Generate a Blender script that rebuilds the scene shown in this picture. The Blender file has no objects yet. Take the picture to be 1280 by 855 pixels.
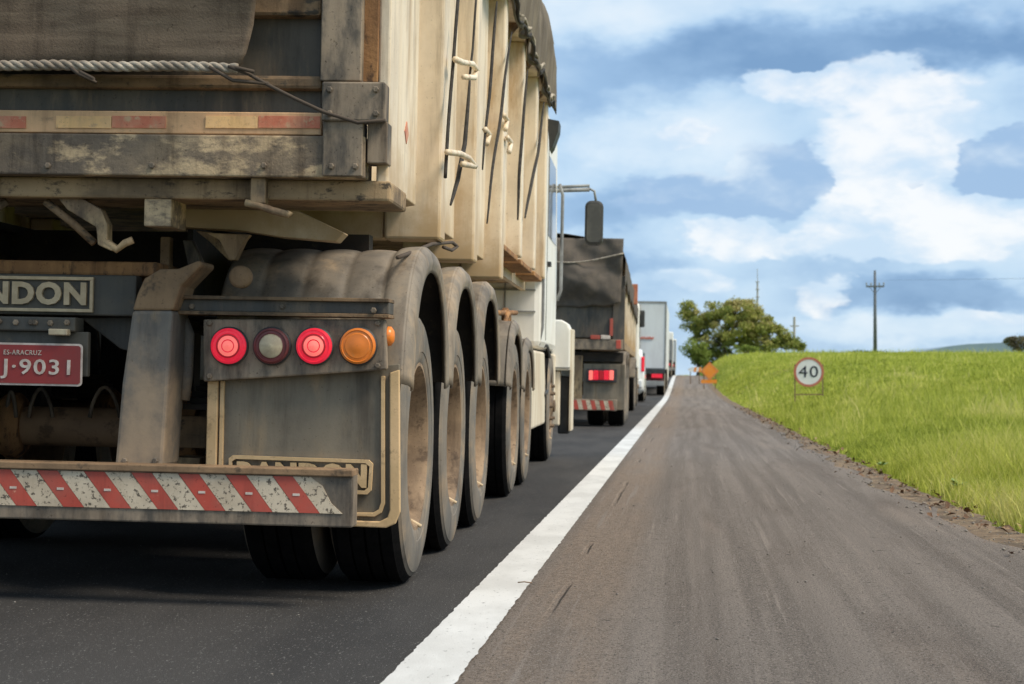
import bpy, math, random
import numpy as np
from mathutils import Matrix, Vector
from mathutils import noise as mnoise
random.seed(7); rng = np.random.default_rng(11)
SC = bpy.context.scene
COL = SC.collection
PI = math.pi

# ------------------------------------------------------------------ camera
FPX = 2240.0                       # focal length in pixels of the 1280 wide photograph
YAW = math.atan(221.0 / FPX); PITCH = math.atan(40.5 / FPX)
CAMP = Vector((0, 0, 0.804))
FW = Vector((-math.sin(YAW) * math.cos(PITCH), math.cos(YAW) * math.cos(PITCH), math.sin(PITCH)))
RT = Vector((math.cos(YAW), math.sin(YAW), 0)); UP = RT.cross(FW)
cd = bpy.data.cameras.new('camera'); cam = bpy.data.objects.new('camera', cd); COL.objects.link(cam)
cam.matrix_world = Matrix(((RT.x, UP.x, -FW.x, CAMP.x), (RT.y, UP.y, -FW.y, CAMP.y), (RT.z, UP.z, -FW.z, CAMP.z), (0, 0, 0, 1)))
cd.sensor_width = 36.0; cd.lens = 36.0 * FPX / 1280.0
cd.clip_start = 0.05; cd.clip_end = 6000
cd.dof.use_dof = True; cd.dof.focus_distance = 6.6; cd.dof.aperture_fstop = 7.5
SC.camera = cam

# ------------------------------------------------------------------ view, sun, sky
SC.view_settings.view_transform = 'Standard'; SC.view_settings.look = 'None'
SC.view_settings.exposure = 0.38; SC.view_settings.gamma = 1.0
SC.cycles.max_bounces = 4; SC.cycles.diffuse_bounces = 3; SC.cycles.glossy_bounces = 2; SC.cycles.transparent_max_bounces = 4
SUN_EL = math.radians(50); SUN_AZ = math.radians(110)      # azimuth clockwise from +Y: over the field on the right
sd = bpy.data.lights.new('sun', 'SUN'); sd.energy = 3.1; sd.angle = math.radians(22); sd.color = (1.0, 0.90, 0.75)
sun = bpy.data.objects.new('sun', sd); COL.objects.link(sun)
sdir = Vector((math.sin(SUN_AZ) * math.cos(SUN_EL), math.cos(SUN_AZ) * math.cos(SUN_EL), math.sin(SUN_EL)))
sun.rotation_euler = sdir.to_track_quat('Z', 'Y').to_euler(); sun.location = sdir * 60

world = bpy.data.worlds.new("World"); SC.world = world; world.use_nodes = True
world.cycles.sampling_method = 'MANUAL'; world.cycles.sample_map_resolution = 512
wt = world.node_tree; wn = wt.nodes; wl = wt.links; wn.clear()
def W(t, **k):
    n = wn.new(t)
    for a, b in k.items(): setattr(n, a, b)
    return n
def wmath(op, a, b=None, c=None, clamp=False):
    n = W('ShaderNodeMath', operation=op, use_clamp=clamp)
    for i, v in enumerate((a, b, c)):
        if v is None: continue
        if isinstance(v, (int, float)): n.inputs[i].default_value = v
        else: wl.new(v, n.inputs[i])
    return n.outputs[0]
sky = W('ShaderNodeTexSky', sky_type='NISHITA', sun_disc=False, sun_elevation=SUN_EL, sun_rotation=SUN_AZ, air_density=1.0, dust_density=0.6, ozone_density=2.5)
tc = W('ShaderNodeTexCoord'); sep = W('ShaderNodeSeparateXYZ'); wl.new(tc.outputs['Generated'], sep.inputs[0])
az = wmath('ARCTAN2', sep.outputs[0], sep.outputs[1]); el = wmath('ARCSINE', sep.outputs[2])
comb = W('ShaderNodeCombineXYZ'); wl.new(az, comb.inputs[0]); wl.new(wmath('MULTIPLY', el, 1.9), comb.inputs[1])
def wnoise(scale, detail, rough, vec=None, dist=0.0):
    n = W('ShaderNodeTexNoise'); n.inputs['Scale'].default_value = scale; n.inputs['Detail'].default_value = detail
    n.inputs['Roughness'].default_value = rough; n.inputs['Distortion'].default_value = dist
    wl.new(vec or comb.outputs[0], n.inputs['Vector']); return n
# ragged edges: the (azimuth, elevation) coordinates are shaken before the cloud masses are laid out
shake = wnoise(24, 4, 0.58)
vs = W('ShaderNodeVectorMath', operation='SUBTRACT'); wl.new(shake.outputs['Color'], vs.inputs[0]); vs.inputs[1].default_value = (.5, .5, .5)
vm = W('ShaderNodeVectorMath', operation='SCALE'); wl.new(vs.outputs[0], vm.inputs[0]); vm.inputs[3].default_value = 0.060
va = W('ShaderNodeVectorMath', operation='ADD'); wl.new(comb.outputs[0], va.inputs[0]); wl.new(vm.outputs[0], va.inputs[1])
shaken = va.outputs[0]
n_big = wnoise(3.4, 2, 0.5); n_mid = wnoise(12, 6, 0.55, comb.outputs[0])
body = wmath('ADD', wmath('MULTIPLY', wmath('SUBTRACT', n_big.outputs[0], 0.5), 0.7), wmath('MULTIPLY', wmath('SUBTRACT', n_mid.outputs[0], 0.5), 0.9))
# cloud masses in view: (pixel x, pixel y of the photograph, half width, half height, brightness)
def blob(px, py, rx, ry, amp):
    ax = math.atan((px - 640) / FPX) - YAW; ey = math.atan((468 - py) / FPX) * 1.9
    s = W('ShaderNodeVectorMath', operation='SUBTRACT'); wl.new(shaken, s.inputs[0]); s.inputs[1].default_value = (ax, ey, 0)
    d = W('ShaderNodeVectorMath', operation='MULTIPLY'); wl.new(s.outputs[0], d.inputs[0]); d.inputs[1].default_value = (FPX / rx, FPX / ry / 1.9, 0)
    l = W('ShaderNodeVectorMath', operation='LENGTH'); wl.new(d.outputs[0], l.inputs[0])
    m = W('ShaderNodeMapRange', interpolation_type='SMOOTHSTEP'); wl.new(l.outputs['Value'], m.inputs[0])
    m.inputs[1].default_value = 0.35; m.inputs[2].default_value = 1.15; m.inputs[3].default_value = amp; m.inputs[4].default_value = 0
    return m.outputs[0]
def puffs(vec, scale, det=3.0, rough=.55):
    v = W('ShaderNodeTexVoronoi', feature='F1', normalize=True); v.inputs['Scale'].default_value = scale; v.inputs['Detail'].default_value = det; v.inputs['Roughness'].default_value = rough
    wl.new(vec, v.inputs['Vector']); return wmath('SUBTRACT', 1.0, v.outputs['Distance'])
def offset(vec, d):
    o = W('ShaderNodeVectorMath', operation='ADD'); wl.new(vec, o.inputs[0]); o.inputs[1].default_value = d; return o.outputs[0]
def sm(v, a, b, lo=0.0, hi=1.0):
    m = W('ShaderNodeMapRange', interpolation_type='SMOOTHSTEP'); wl.new(v, m.inputs[0])
    for k, q in enumerate((a, b, lo, hi)):
        if isinstance(q, (int, float)): m.inputs[k + 1].default_value = q
        else: wl.new(q, m.inputs[k + 1])
    return m.outputs[0]
def total(bl, start):
    a = start
    for b in bl: a = wmath('ADD', a, blob(*b))
    return a
def rgbmix(f, a, b):
    q = W('ShaderNodeMix', data_type='RGBA'); wl.new(f, q.inputs[0])
    for k, v in ((6, a), (7, b)):
        if isinstance(v, tuple): q.inputs[k].default_value = (*v, 1)
        else: wl.new(v, q.inputs[k])
    return q.outputs[2]
vm2 = W('ShaderNodeVectorMath', operation='SCALE'); wl.new(vs.outputs[0], vm2.inputs[0]); vm2.inputs[3].default_value = 0.022
va2 = W('ShaderNodeVectorMath', operation='ADD'); wl.new(comb.outputs[0], va2.inputs[0]); wl.new(vm2.outputs[0], va2.inputs[1]); fine = va2.outputs[0]
P1 = puffs(fine, 17); P1b = puffs(offset(fine, (.006, .012, 0)), 17); P2 = puffs(fine, 52, 1.0)
light_side = wmath('SUBTRACT', P1, P1b)
# layer 0: a soft veil with blue-grey sheets
soft = total([(1010, 70, 380, 50, -.42), (1290, 45, 220, 55, -.22), (760, 120, 140, 34, -.16), (760, 255, 170, 30, -.20), (1165, 372, 200, 28, -.30), (760, 325, 120, 24, -.18), (740, 30, 130, 45, .26), (830, 175, 150, 50, .16), (1000, 340, 120, 30, -.05), (1160, 412, 240, 22, .22)],
             wmath('MULTIPLY_ADD', body, .85, 0.53))
soft = wmath('ADD', soft, wmath('MULTIPLY', light_side, .22))
ramp = W('ShaderNodeValToRGB'); wl.new(soft, ramp.inputs[0]); cr = ramp.color_ramp
cr.elements[0].position = 0.05; cr.elements[0].color = (.19, .34, .57, 1); cr.elements[1].position = .95; cr.elements[1].color = (.86, .92, .97, 1)
for p, c in ((.30, (.33, .51, .75, 1)), (.50, (.52, .70, .89, 1)), (.70, (.70, .83, .95, 1))): e = cr.elements.new(p); e.color = c
c0 = ramp.outputs[0]
# layer 1: sunlit heaps with crisp edges
D1 = total([(1090, 110, 150, 34, .62), (1120, 200, 125, 90, .72), (1130, 295, 170, 52, .70), (920, 300, 90, 26, .66), (985, 112, 85, 24, .60), (1025, 372, 55, 42, .60), (1230, 285, 90, 50, .5), (860, 352, 85, 26, .5), (1240, 402, 90, 18, .45), (850, 170, 60, 26, .42)],
           wmath('MULTIPLY_ADD', wmath('SUBTRACT', n_big.outputs[0], .5), 1.6, wmath('MULTIPLY_ADD', wmath('SUBTRACT', P1, .62), .85, wmath('MULTIPLY', wmath('SUBTRACT', P2, .62), .30))))
m1 = wmath('MULTIPLY', sm(D1, .24, wmath('MULTIPLY_ADD', n_mid.outputs[0], 1.1, -.02)), .96)
n_in = wnoise(26, 5, .6, fine)
sh1 = wmath('ADD', wmath('MULTIPLY', light_side, 1.3), wmath('ADD', wmath('MULTIPLY_ADD', D1, .35, -.75), wmath('ADD', wmath('MULTIPLY', n_mid.outputs[0], 1.1), wmath('MULTIPLY', n_in.outputs[0], 1.0))), clamp=True)
c1 = rgbmix(sm(sh1, .22, .86), (.60, .755, .92), (.95, .965, .98))
# layer 2: shaded heaps in front of them
D2 = total([(905, 245, 175, 44, .62), (985, 215, 75, 44, .55), (1262, 212, 88, 50, .85), (1160, 232, 16, 12, .4), (850, 110, 60, 18, .3)],
           wmath('MULTIPLY_ADD', wmath('SUBTRACT', n_big.outputs[0], .42), -1.2, wmath('MULTIPLY_ADD', wmath('SUBTRACT', P1, .62), .80, wmath('MULTIPLY', wmath('SUBTRACT', P2, .62), .28))))
m2 = wmath('MULTIPLY', sm(D2, .26, .46), .92)
sh2 = wmath('ADD', total([(900, 282, 200, 26, -.45), (1262, 245, 100, 30, -.25), (880, 205, 110, 26, .35), (1000, 190, 60, 20, .1)], wmath('MULTIPLY', light_side, 1.1)), wmath('ADD', wmath('MULTIPLY', n_mid.outputs[0], .7), wmath('MULTIPLY', n_in.outputs[0], .35)), clamp=True)
c2_ = rgbmix(sm(sh2, .42, 1.0), (.33, .50, .745), (.74, .85, .95))
skycol = rgbmix(m2, rgbmix(m1, c0, c1), c2_)
bg_sky = W('ShaderNodeBackground'); wl.new(sky.outputs[0], bg_sky.inputs[0]); bg_sky.inputs[1].default_value = 0.09
bg_cl = W('ShaderNodeBackground'); wl.new(skycol, bg_cl.inputs[0]); bg_cl.inputs[1].default_value = 0.82
mx = W('ShaderNodeMixShader')
low = W('ShaderNodeMapRange'); wl.new(sep.outputs[2], low.inputs[0]); low.inputs[1].default_value = -0.02; low.inputs[2].default_value = 0.0; low.inputs[3].default_value = 0; low.inputs[4].default_value = 0.9
wl.new(low.outputs[0], mx.inputs[0]); wl.new(bg_sky.outputs[0], mx.inputs[1]); wl.new(bg_cl.outputs[0], mx.inputs[2])
wo = W('ShaderNodeOutputWorld'); wl.new(mx.outputs[0], wo.inputs[0])

# ------------------------------------------------------------------ materials
def c4(c): return (c[0], c[1], c[2], 1)
def M(name, c, c2=None, c3=None, s=5.0, st=(1, 1, 1), lo=.38, hi=.62, r=.7, metal=0, bump=.15, bs=60, s3=14.0, t3=.6, emit=None, spec=.4, w3=.06, coat=0, grunge=0, zdirt=None):
    if grunge > .2:   # warm tint put into the grimy colours to offset the bluish sky light
        wm = lambda q: tuple(min(.9, a * k) for a, k in zip(q, (1.06, 1.0, .91))) if q else q
        c, c2, c3 = wm(c), wm(c2), wm(c3)
    m = bpy.data.materials.new(name); m.use_nodes = True; t = m.node_tree; n = t.nodes; l = t.links
    b = n['Principled BSDF']; b.inputs['Roughness'].default_value = r; b.inputs['Metallic'].default_value = metal
    b.inputs['Specular IOR Level'].default_value = spec; b.inputs['Coat Weight'].default_value = coat
    b.inputs['Base Color'].default_value = c4(c)
    if emit: b.inputs['Emission Color'].default_value = c4(emit[0]); b.inputs['Emission Strength'].default_value = emit[1]
    tcn = n.new('ShaderNodeTexCoord'); mp = n.new('ShaderNodeMapping'); mp.inputs['Scale'].default_value = st; l.new(tcn.outputs['Object'], mp.inputs[0])
    def noise(sc, det=8, ro=.6, vec=None):
        q = n.new('ShaderNodeTexNoise'); q.inputs['Scale'].default_value = sc; q.inputs['Detail'].default_value = det; q.inputs['Roughness'].default_value = ro
        l.new(vec or mp.outputs[0], q.inputs['Vector']); return q.outputs[0]
    def thresh(v, a, bb):
        q = n.new('ShaderNodeMapRange'); q.interpolation_type = 'SMOOTHSTEP'; l.new(v, q.inputs[0]); inv = a > bb; a, bb = min(a, bb), max(a, bb)
        q.inputs[1].default_value = a; q.inputs[2].default_value = bb; q.inputs[3].default_value = 1.0 if inv else 0.0; q.inputs[4].default_value = 0.0 if inv else 1.0; return q.outputs[0]
    def mix(f, a, bb):
        q = n.new('ShaderNodeMix'); q.data_type = 'RGBA'; l.new(f, q.inputs[0])
        for i, v in ((6, a), (7, bb)):
            if isinstance(v, tuple): q.inputs[i].default_value = c4(v)
            else: l.new(v, q.inputs[i])
        return q.outputs[2]
    col = None
    if c2:
        col = mix(thresh(noise(s), lo, hi), tuple(c), tuple(c2)); l.new(col, b.inputs['Base Color'])
        if c3:
            col = mix(thresh(noise(s3, 10, .68), t3 - w3, t3 + w3), col, tuple(c3))
            if grunge:
                g = n.new('ShaderNodeMix'); g.data_type = 'RGBA'; g.blend_type = 'MULTIPLY'; l.new(col, g.inputs[6]); g.inputs[7].default_value = (.36, .33, .31, 1)
                mg = n.new('ShaderNodeMapping'); mg.inputs['Scale'].default_value = (9, 9, .9); l.new(tcn.outputs['Object'], mg.inputs[0])
                a1 = thresh(noise(1.0, 8, .7, mg.outputs[0]), .47, .70); a2 = thresh(noise(3.1, 8, .62, tcn.outputs['Object']), .42, .66)
                mm = n.new('ShaderNodeMath'); mm.operation = 'MAXIMUM'; l.new(a1, mm.inputs[0])
                a3 = thresh(noise(75, 5, .7, tcn.outputs['Object']), .615, .66); l.new(a3, mm.inputs[1])
                m4 = n.new('ShaderNodeMath'); m4.operation = 'MULTIPLY_ADD'; l.new(a2, m4.inputs[0]); m4.inputs[1].default_value = .45; l.new(mm.outputs[0], m4.inputs[2])
                m5 = n.new('ShaderNodeMath'); m5.operation = 'MULTIPLY'; m5.use_clamp = True; l.new(m4.outputs[0], m5.inputs[0]); m5.inputs[1].default_value = grunge
                l.new(m5.outputs[0], g.inputs[0]); col = g.outputs[2]
            l.new(col, b.inputs['Base Color'])
    if zdirt and col:
        sx = n.new('ShaderNodeSeparateXYZ'); l.new(tcn.outputs['Object'], sx.inputs[0]); dn = noise(2.2, 9, .65, tcn.outputs['Object'])
        q = n.new('ShaderNodeMath'); q.operation = 'MULTIPLY_ADD'; l.new(dn, q.inputs[0]); q.inputs[1].default_value = 1.6; l.new(sx.outputs[2], q.inputs[2])
        col = mix(thresh(q.outputs[0], zdirt[1] + .8, zdirt[0] + .8), col, zdirt[2]); l.new(col, b.inputs['Base Color'])
    if bump:
        bp = n.new('ShaderNodeBump'); bp.inputs['Strength'].default_value = bump; bp.inputs['Distance'].default_value = .01
        l.new(noise(bs, 6, .65, tcn.outputs['Object']), bp.inputs['Height']); l.new(bp.outputs[0], b.inputs['Normal'])
    m['helpers'] = 0
    return m, n, l, b, noise, thresh, mix, tcn, col
def mat(*a, **k): return M(*a, **k)[0]

cream = mat('cream_paint', (.74, .65, .52), (.80, .73, .62), (.52, .38, .23), s=3.2, st=(1, 1, .22), s3=5.5, t3=.61, w3=.12, grunge=.52, zdirt=(1.25, 1.85, (.50, .35, .19)), r=.5, bump=.06, bs=30)
cream_dirty = mat('cream_paint_dirty', (.50, .37, .22), (.27, .185, .115), (.12, .09, .065), s=5, st=(1, 1, .5), s3=9, t3=.56, w3=.1, grunge=0.7, r=.7, bump=.15, bs=40)
cream_grime = mat('cream_paint_road_grime', (.38, .275, .165), (.17, .125, .082), (.08, .062, .045), s=6, st=(.5, 1, 1), s3=22, t3=.58, w3=.05, grunge=0.8, r=.8, bump=.25, bs=60)
grime = mat('grey_road_grime', (.31, .25, .19), (.19, .16, .13), (.09, .08, .07), s=5, st=(1, 1, .35), s3=10, t3=.55, w3=.12, grunge=0.85, r=.72, bump=.12, bs=50)
sill_m = mat('speckled_sill_paint', (.27, .21, .15), (.145, .118, .095), (.56, .43, .28), s=5, st=(.6, 1, 1.2), s3=11, t3=.555, w3=.075, grunge=0.85, r=.75, bump=.35, bs=70)
darkblue = mat('dark_blue_grey_steel', (.066, .066, .065), (.11, .098, .083), (.22, .17, .12), s=6, st=(1.4, 1, .35), s3=9, t3=.64, w3=.14, grunge=0.6, r=.6, bump=.1)
axle_m = mat('dusty_axle_steel', (.36, .22, .12), (.26, .155, .085), (.15, .09, .05), s=4, s3=10, t3=.6, r=.7, bump=.1)
brownrail = mat('brown_dusty_steel', (.27, .18, .105), (.14, .10, .065), (.07, .058, .045), s=7, st=(.5, 1, 1), s3=20, t3=.6, grunge=0.8, r=.8, bump=.2)
rust = mat('rusty_steel', (.42, .23, .10), (.28, .15, .07), (.12, .07, .04), s=9, st=(1, 1, .35), s3=25, t3=.57, grunge=0.7, r=.85, bump=.3)
under = mat('underbody_steel_shade_black', (.020, .017, .015), (.035, .027, .020), (.07, .05, .03), s=7, s3=15, t3=.63, r=.8, bump=.2)  # deep shade below the trucks is put into this black
plate_m = mat('slate_grey_crossmember', (.075, .074, .070), (.10, .092, .078), (.16, .122, .084), s=5, s3=12, t3=.66, w3=.1, grunge=0.5, r=.6, bump=.1)
post_m, _n, _l, _b, _noise, _th, _mix, _tc, _c = M('grey_bumper_post_paint', (.165, .155, .145), (.125, .118, .112), (.28, .215, .15), s=6, st=(1, 1, .5), s3=7, t3=.60, w3=.1, grunge=0.7, zdirt=(.42, .78, (.36, .26, .17)), r=.65, bump=.1)
tan_m = mat('tan_dusty_steel', (.28, .185, .11), (.21, .14, .085), (.11, .08, .055), s=7, s3=18, t3=.62, grunge=0.6, r=.8, bump=.2)
fender_m = mat('dusty_grey_mudguard_plastic', (.24, .21, .175), (.155, .14, .122), (.37, .29, .205), s=4.5, st=(1, 1, .4), s3=5, t3=.60, w3=.12, grunge=0.65, r=.62, bump=.08, bs=40)
flap_m = mat('grey_rubber_mudflap', (.215, .19, .15), (.145, .132, .11), (.30, .235, .155), s=4, st=(1, 1, .3), s3=6, t3=.62, w3=.12, grunge=0.6, r=.75, bump=.1)
flaptrim = mat('dusty_tan_raised_edge', (.64, .46, .27), (.54, .39, .22), (.34, .24, .14), s=8, s3=20, t3=.62, grunge=.25, r=.8, bump=.1)
tyre_m = mat('tyre_rubber', (.13, .128, .122), (.19, .172, .15), (.29, .23, .165), s=5, s3=4, t3=.58, w3=.14, grunge=0.5, r=.8, bump=.12, bs=80)
tread_m = mat('tyre_tread_rubber', (.006, .006, .006), (.010, .009, .009), spec=.08, r=.95, s=20, bump=.2)
rim_m = mat('dust_coated_rim', (.31, .225, .15), (.215, .155, .105), (.13, .09, .06), s=6, s3=14, t3=.60, grunge=0.75, r=.75, bump=.15)
hub_m = mat('greasy_hub', (.13, .09, .06), (.22, .15, .09), s=15, r=.6, bump=.2)
tarp_m = mat('brown_canvas', (.105, .080, .060), (.15, .118, .09), (.21, .17, .13), s=5, st=(.5, 1, 4), s3=8, t3=.64, w3=.1, grunge=0.7, r=.95, bump=.35, bs=120)
tarp_dark = mat('charcoal_canvas', (.085, .072, .060), (.125, .102, .082), (.17, .135, .10), s=4, s3=6, t3=.66, w3=.12, r=.95, bump=.4, bs=40)
tarp_side = mat('grey_canvas', (.20, .175, .145), (.14, .122, .105), (.27, .24, .20), s=7, st=(1, 1, .25), s3=12, t3=.66, grunge=0.5, r=.95, bump=.3, bs=90)
rope_m = mat('pale_rope', (.46, .40, .32), (.24, .195, .15), s=9, r=.95, bump=.4, bs=200)
rope_gap_black = mat('black_rope_and_shade_gap', (.025, .023, .022), (.05, .045, .04), s=30, r=.9)
wire_m = mat('brown_cord', (.075, .055, .04), r=.9, bump=.1)
white_worn = mat('worn_white_reflective', (.62, .54, .43), (.52, .44, .34), (.12, .10, .08), s=8, s3=52, t3=.565, w3=.02, grunge=0.4, r=.5, bump=.1)
red_refl = mat('faded_red_reflective', (.50, .085, .06), (.42, .10, .075), (.62, .28, .2), s=7, s3=30, t3=.68, w3=.04, grunge=0.5, r=.45, bump=.05)
tape_red = mat('faded_red_tape', (.56, .17, .10), (.60, .27, .17), (.55, .38, .24), s=12, s3=22, t3=.58, grunge=0.5, r=.5)
tape_yel = mat('faded_yellow_tape', (.82, .54, .26), (.76, .50, .26), (.56, .38, .22), s=12, s3=22, t3=.6, grunge=0.5, r=.5)
band_m = mat('dusty_tan_band', (.72, .47, .28), (.58, .38, .23), (.36, .25, .16), s=7, st=(.5, 1, 1), s3=18, t3=.62, grunge=0.6, r=.75, bump=.15)
letter_m = mat('dusty_cream_letters', (.64, .49, .31), (.52, .39, .24), s=20, r=.7, bump=.1)
plate_red = mat('red_licence_plate', (.30, .035, .032), (.24, .04, .035), (.34, .12, .09), s=9, s3=25, t3=.68, r=.45, bump=.05)
plate_wh = mat('plate_white', (.66, .56, .48), (.52, .42, .35), s=30, r=.5, bump=0)
lens_on = mat('lit_red_lens', (.75, .02, .03), (.6, .01, .02), s=30, r=.25, emit=((1.0, .03, .08), .28), bump=0)
lens_core = mat('lit_red_lens_centre', (.9, .2, .15), emit=((1.0, .16, .14), .50), r=.2, bump=0)
lens_ring = mat('dark_red_ring', (.22, .01, .015), r=.3, bump=0, emit=((.6, .01, .02), .25))
lens_off = mat('dark_red_housing', (.16, .035, .035), (.12, .03, .03), s=20, r=.4, bump=.05)
lens_clear = mat('dusty_clear_lens', (.55, .46, .30), (.45, .36, .24), s=30, r=.3, bump=.05)
lens_amber = mat('amber_lens', (.80, .22, .03), (.72, .20, .03), (.55, .22, .07), s=8, s3=20, t3=.62, r=.3, bump=.05)
white_p = mat('white_cab_paint', (.86, .84, .78), (.80, .77, .69), (.55, .47, .35), s=2.5, st=(1, 1, .4), s3=3.5, t3=.66, w3=.12, grunge=0.15, r=.4, bump=0)
cream_p = mat('cream_cab_lower_paint', (.72, .64, .50), (.60, .49, .35), s=4, st=(1, 1, .4), r=.5, bump=0)
glass_m = mat('dark_glass', (.03, .035, .04), r=.08, spec=.6, bump=0)
blackplastic = mat('black_plastic', (.03, .031, .032), (.05, .05, .048), s=8, r=.55, bump=.05)
greyplastic = mat('grey_mirror_shell', (.055, .053, .048), (.035, .034, .032), s=8, st=(1, 1, .3), r=.5, bump=.05)
galv = mat('painted_tube_grey', (.30, .31, .31), (.2, .2, .2), s=8, r=.5, bump=.05)
boxwhite = mat('box_trailer_white', (.70, .71, .71), (.62, .62, .62), (.5, .5, .48), s=2, st=(1, 1, .3), s3=5, t3=.66, r=.5, bump=0)
boxgrey = mat('distant_grey_steel', (.30, .30, .29), (.22, .22, .21), s=2, r=.7, bump=0)
logo_red = mat('red_lettering', (.50, .09, .06), (.55, .2, .15), s=5, r=.5, bump=0)
darkred = mat('dark_red_steel', (.16, .035, .035), (.08, .03, .03), s=3, r=.7, bump=0)
carwhite = mat('white_car_paint', (.78, .78, .76), r=.25, coat=.6, bump=0)
orange_s = mat('orange_sign_face', (.85, .26, .02), (.80, .30, .05), s=4, r=.5, bump=0)
white_s = mat('white_sign_face', (.80, .80, .78), (.72, .72, .70), s=6, r=.4, bump=0)
red_s = mat('red_sign_ring', (.48, .13, .08), (.52, .2, .13), s=8, r=.5, bump=0)
black_s = mat('black_sign_print', (.02, .025, .04), r=.5, bump=0)
signpost = mat('brown_sign_post', (.24, .15, .09), (.18, .12, .07), s=10, r=.8, bump=.1)
concrete = mat('weathered_pole', (.13, .14, .16), (.10, .11, .12), s=3, r=.85, bump=.1)
bark = mat('tree_bark', (.12, .09, .065), (.07, .055, .04), s=6, st=(1, 1, .2), r=.9, bump=.4, bs=12)
sack_m = mat('pale_mast_paint', (.35, .33, .32), r=.6, bump=0)
litter_m = mat('dead_leaf', (.20, .105, .055), (.08, .045, .028), (.40, .27, .15), s=14, s3=9, t3=.6, r=.85, bump=.2)
stone_m = mat('pale_stone', (.28, .25, .21), (.18, .16, .14), s=30, r=.85, bump=.2)

# ground materials
def road_material():
    m, n, l, b, noise, thresh, mix, tcn, col = M('lane_asphalt', (.040, .037, .035), (.060, .055, .051), (.20, .19, .175), s=1.6, st=(1, .25, 1), spec=.22, s3=170, t3=.615, w3=.03, r=.85, bump=.8, bs=160)
    return m
lane_m = road_material()
def shoulder_material():
    m, n, l, b, noise, thresh, mix, tcn, _ = M('worn_shoulder_asphalt', (.15, .13, .113), spec=.25, r=.95, bump=0)
    mp = n.new('ShaderNodeMapping'); mp.inputs['Scale'].default_value = (6.5, .10, 1); l.new(tcn.outputs['Object'], mp.inputs[0])
    mp2 = n.new('ShaderNodeMapping'); mp2.inputs['Scale'].default_value = (1.6, .16, 1); l.new(tcn.outputs['Object'], mp2.inputs[0])
    streak = noise(1.0, 9, .62, mp.outputs[0]); patch = noise(1.7, 9, .62, mp2.outputs[0]); grit = noise(140, 4, .7, tcn.outputs['Object']); grit2 = noise(38, 6, .7, tcn.outputs['Object'])
    c = mix(thresh(streak, .38, .62), (.145, .120, .101), (.225, .188, .160))
    c = mix(thresh(patch, .48, .74), c, (.118, .092, .074))
    c = mix(thresh(noise(.9, 8, .6, mp2.outputs[0]), .54, .72), c, (.25, .20, .162))
    # a paler, browner worn strip next to the edge line with one long groove
    sx = n.new('ShaderNodeSeparateXYZ'); l.new(tcn.outputs['Object'], sx.inputs[0])
    wob = n.new('ShaderNodeMath'); wob.operation = 'MULTIPLY_ADD'; l.new(noise(1.1, 5, .6, tcn.outputs['Object']), wob.inputs[0]); wob.inputs[1].default_value = .05; l.new(sx.outputs[0], wob.inputs[2])
    def band(a0, a1, b0, b1):
        p = thresh(wob.outputs[0], a0, a1); q = thresh(wob.outputs[0], b0, b1)
        s = n.new('ShaderNodeMath'); s.operation = 'SUBTRACT'; l.new(p, s.inputs[0]); l.new(q, s.inputs[1]); return s.outputs[0]
    brown = band(-.62, -.52, -.30, -.12)
    c2 = mix(thresh(grit2, .35, .65), (.17, .125, .094), (.29, .22, .165))
    mb = n.new('ShaderNodeMath'); mb.operation = 'MULTIPLY'; l.new(brown, mb.inputs[0]); l.new(thresh(patch, .25, .55), mb.inputs[1])
    c = mix(mb.outputs[0], c, c2)
    groove = band(-.465, -.452, -.442, -.43)
    gm = n.new('ShaderNodeMath'); gm.operation = 'MULTIPLY'; l.new(groove, gm.inputs[0]); l.new(thresh(noise(.55, 4, .5, tcn.outputs['Object']), .50, .60), gm.inputs[1])
    
    mp3 = n.new('ShaderNodeMapping'); mp3.inputs['Scale'].default_value = (22, .35, 1); l.new(tcn.outputs['Object'], mp3.inputs[0])
    c = mix(thresh(noise(1.0, 6, .6, mp3.outputs[0]), .58, .70), c, (.27, .225, .19))
    c = mix(thresh(grit, .535, .60), c, (.31, .265, .225)); c = mix(thresh(noise(110, 4, .7, tcn.outputs['Object']), .55, .62), c, (.040, .034, .030))
    c = mix(thresh(noise(9, 8, .75, tcn.outputs['Object']), .62, .68), c, (.055, .046, .040))
    l.new(c, b.inputs['Base Color'])
    hsum = n.new('ShaderNodeMath'); hsum.operation = 'ADD'; l.new(grit, hsum.inputs[0])
    h2 = n.new('ShaderNodeMath'); h2.operation = 'MULTIPLY_ADD'; l.new(gm.outputs[0], h2.inputs[0]); h2.inputs[1].default_value = -1.5; l.new(streak, h2.inputs[2]); l.new(h2.outputs[0], hsum.inputs[1])
    bp = n.new('ShaderNodeBump'); bp.inputs['Strength'].default_value = 1.0; bp.inputs['Distance'].default_value = .012
    l.new(hsum.outputs[0], bp.inputs['Height']); l.new(bp.outputs[0], b.inputs['Normal'])
    return m
shoulder_m = shoulder_material()
line_m = mat('white_road_paint', (.66, .645, .615), (.55, .535, .505), (.24, .225, .21), s=3.2, st=(1, .4, 1), s3=60, t3=.64, w3=.04, r=.7, bump=.25, bs=130)
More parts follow.
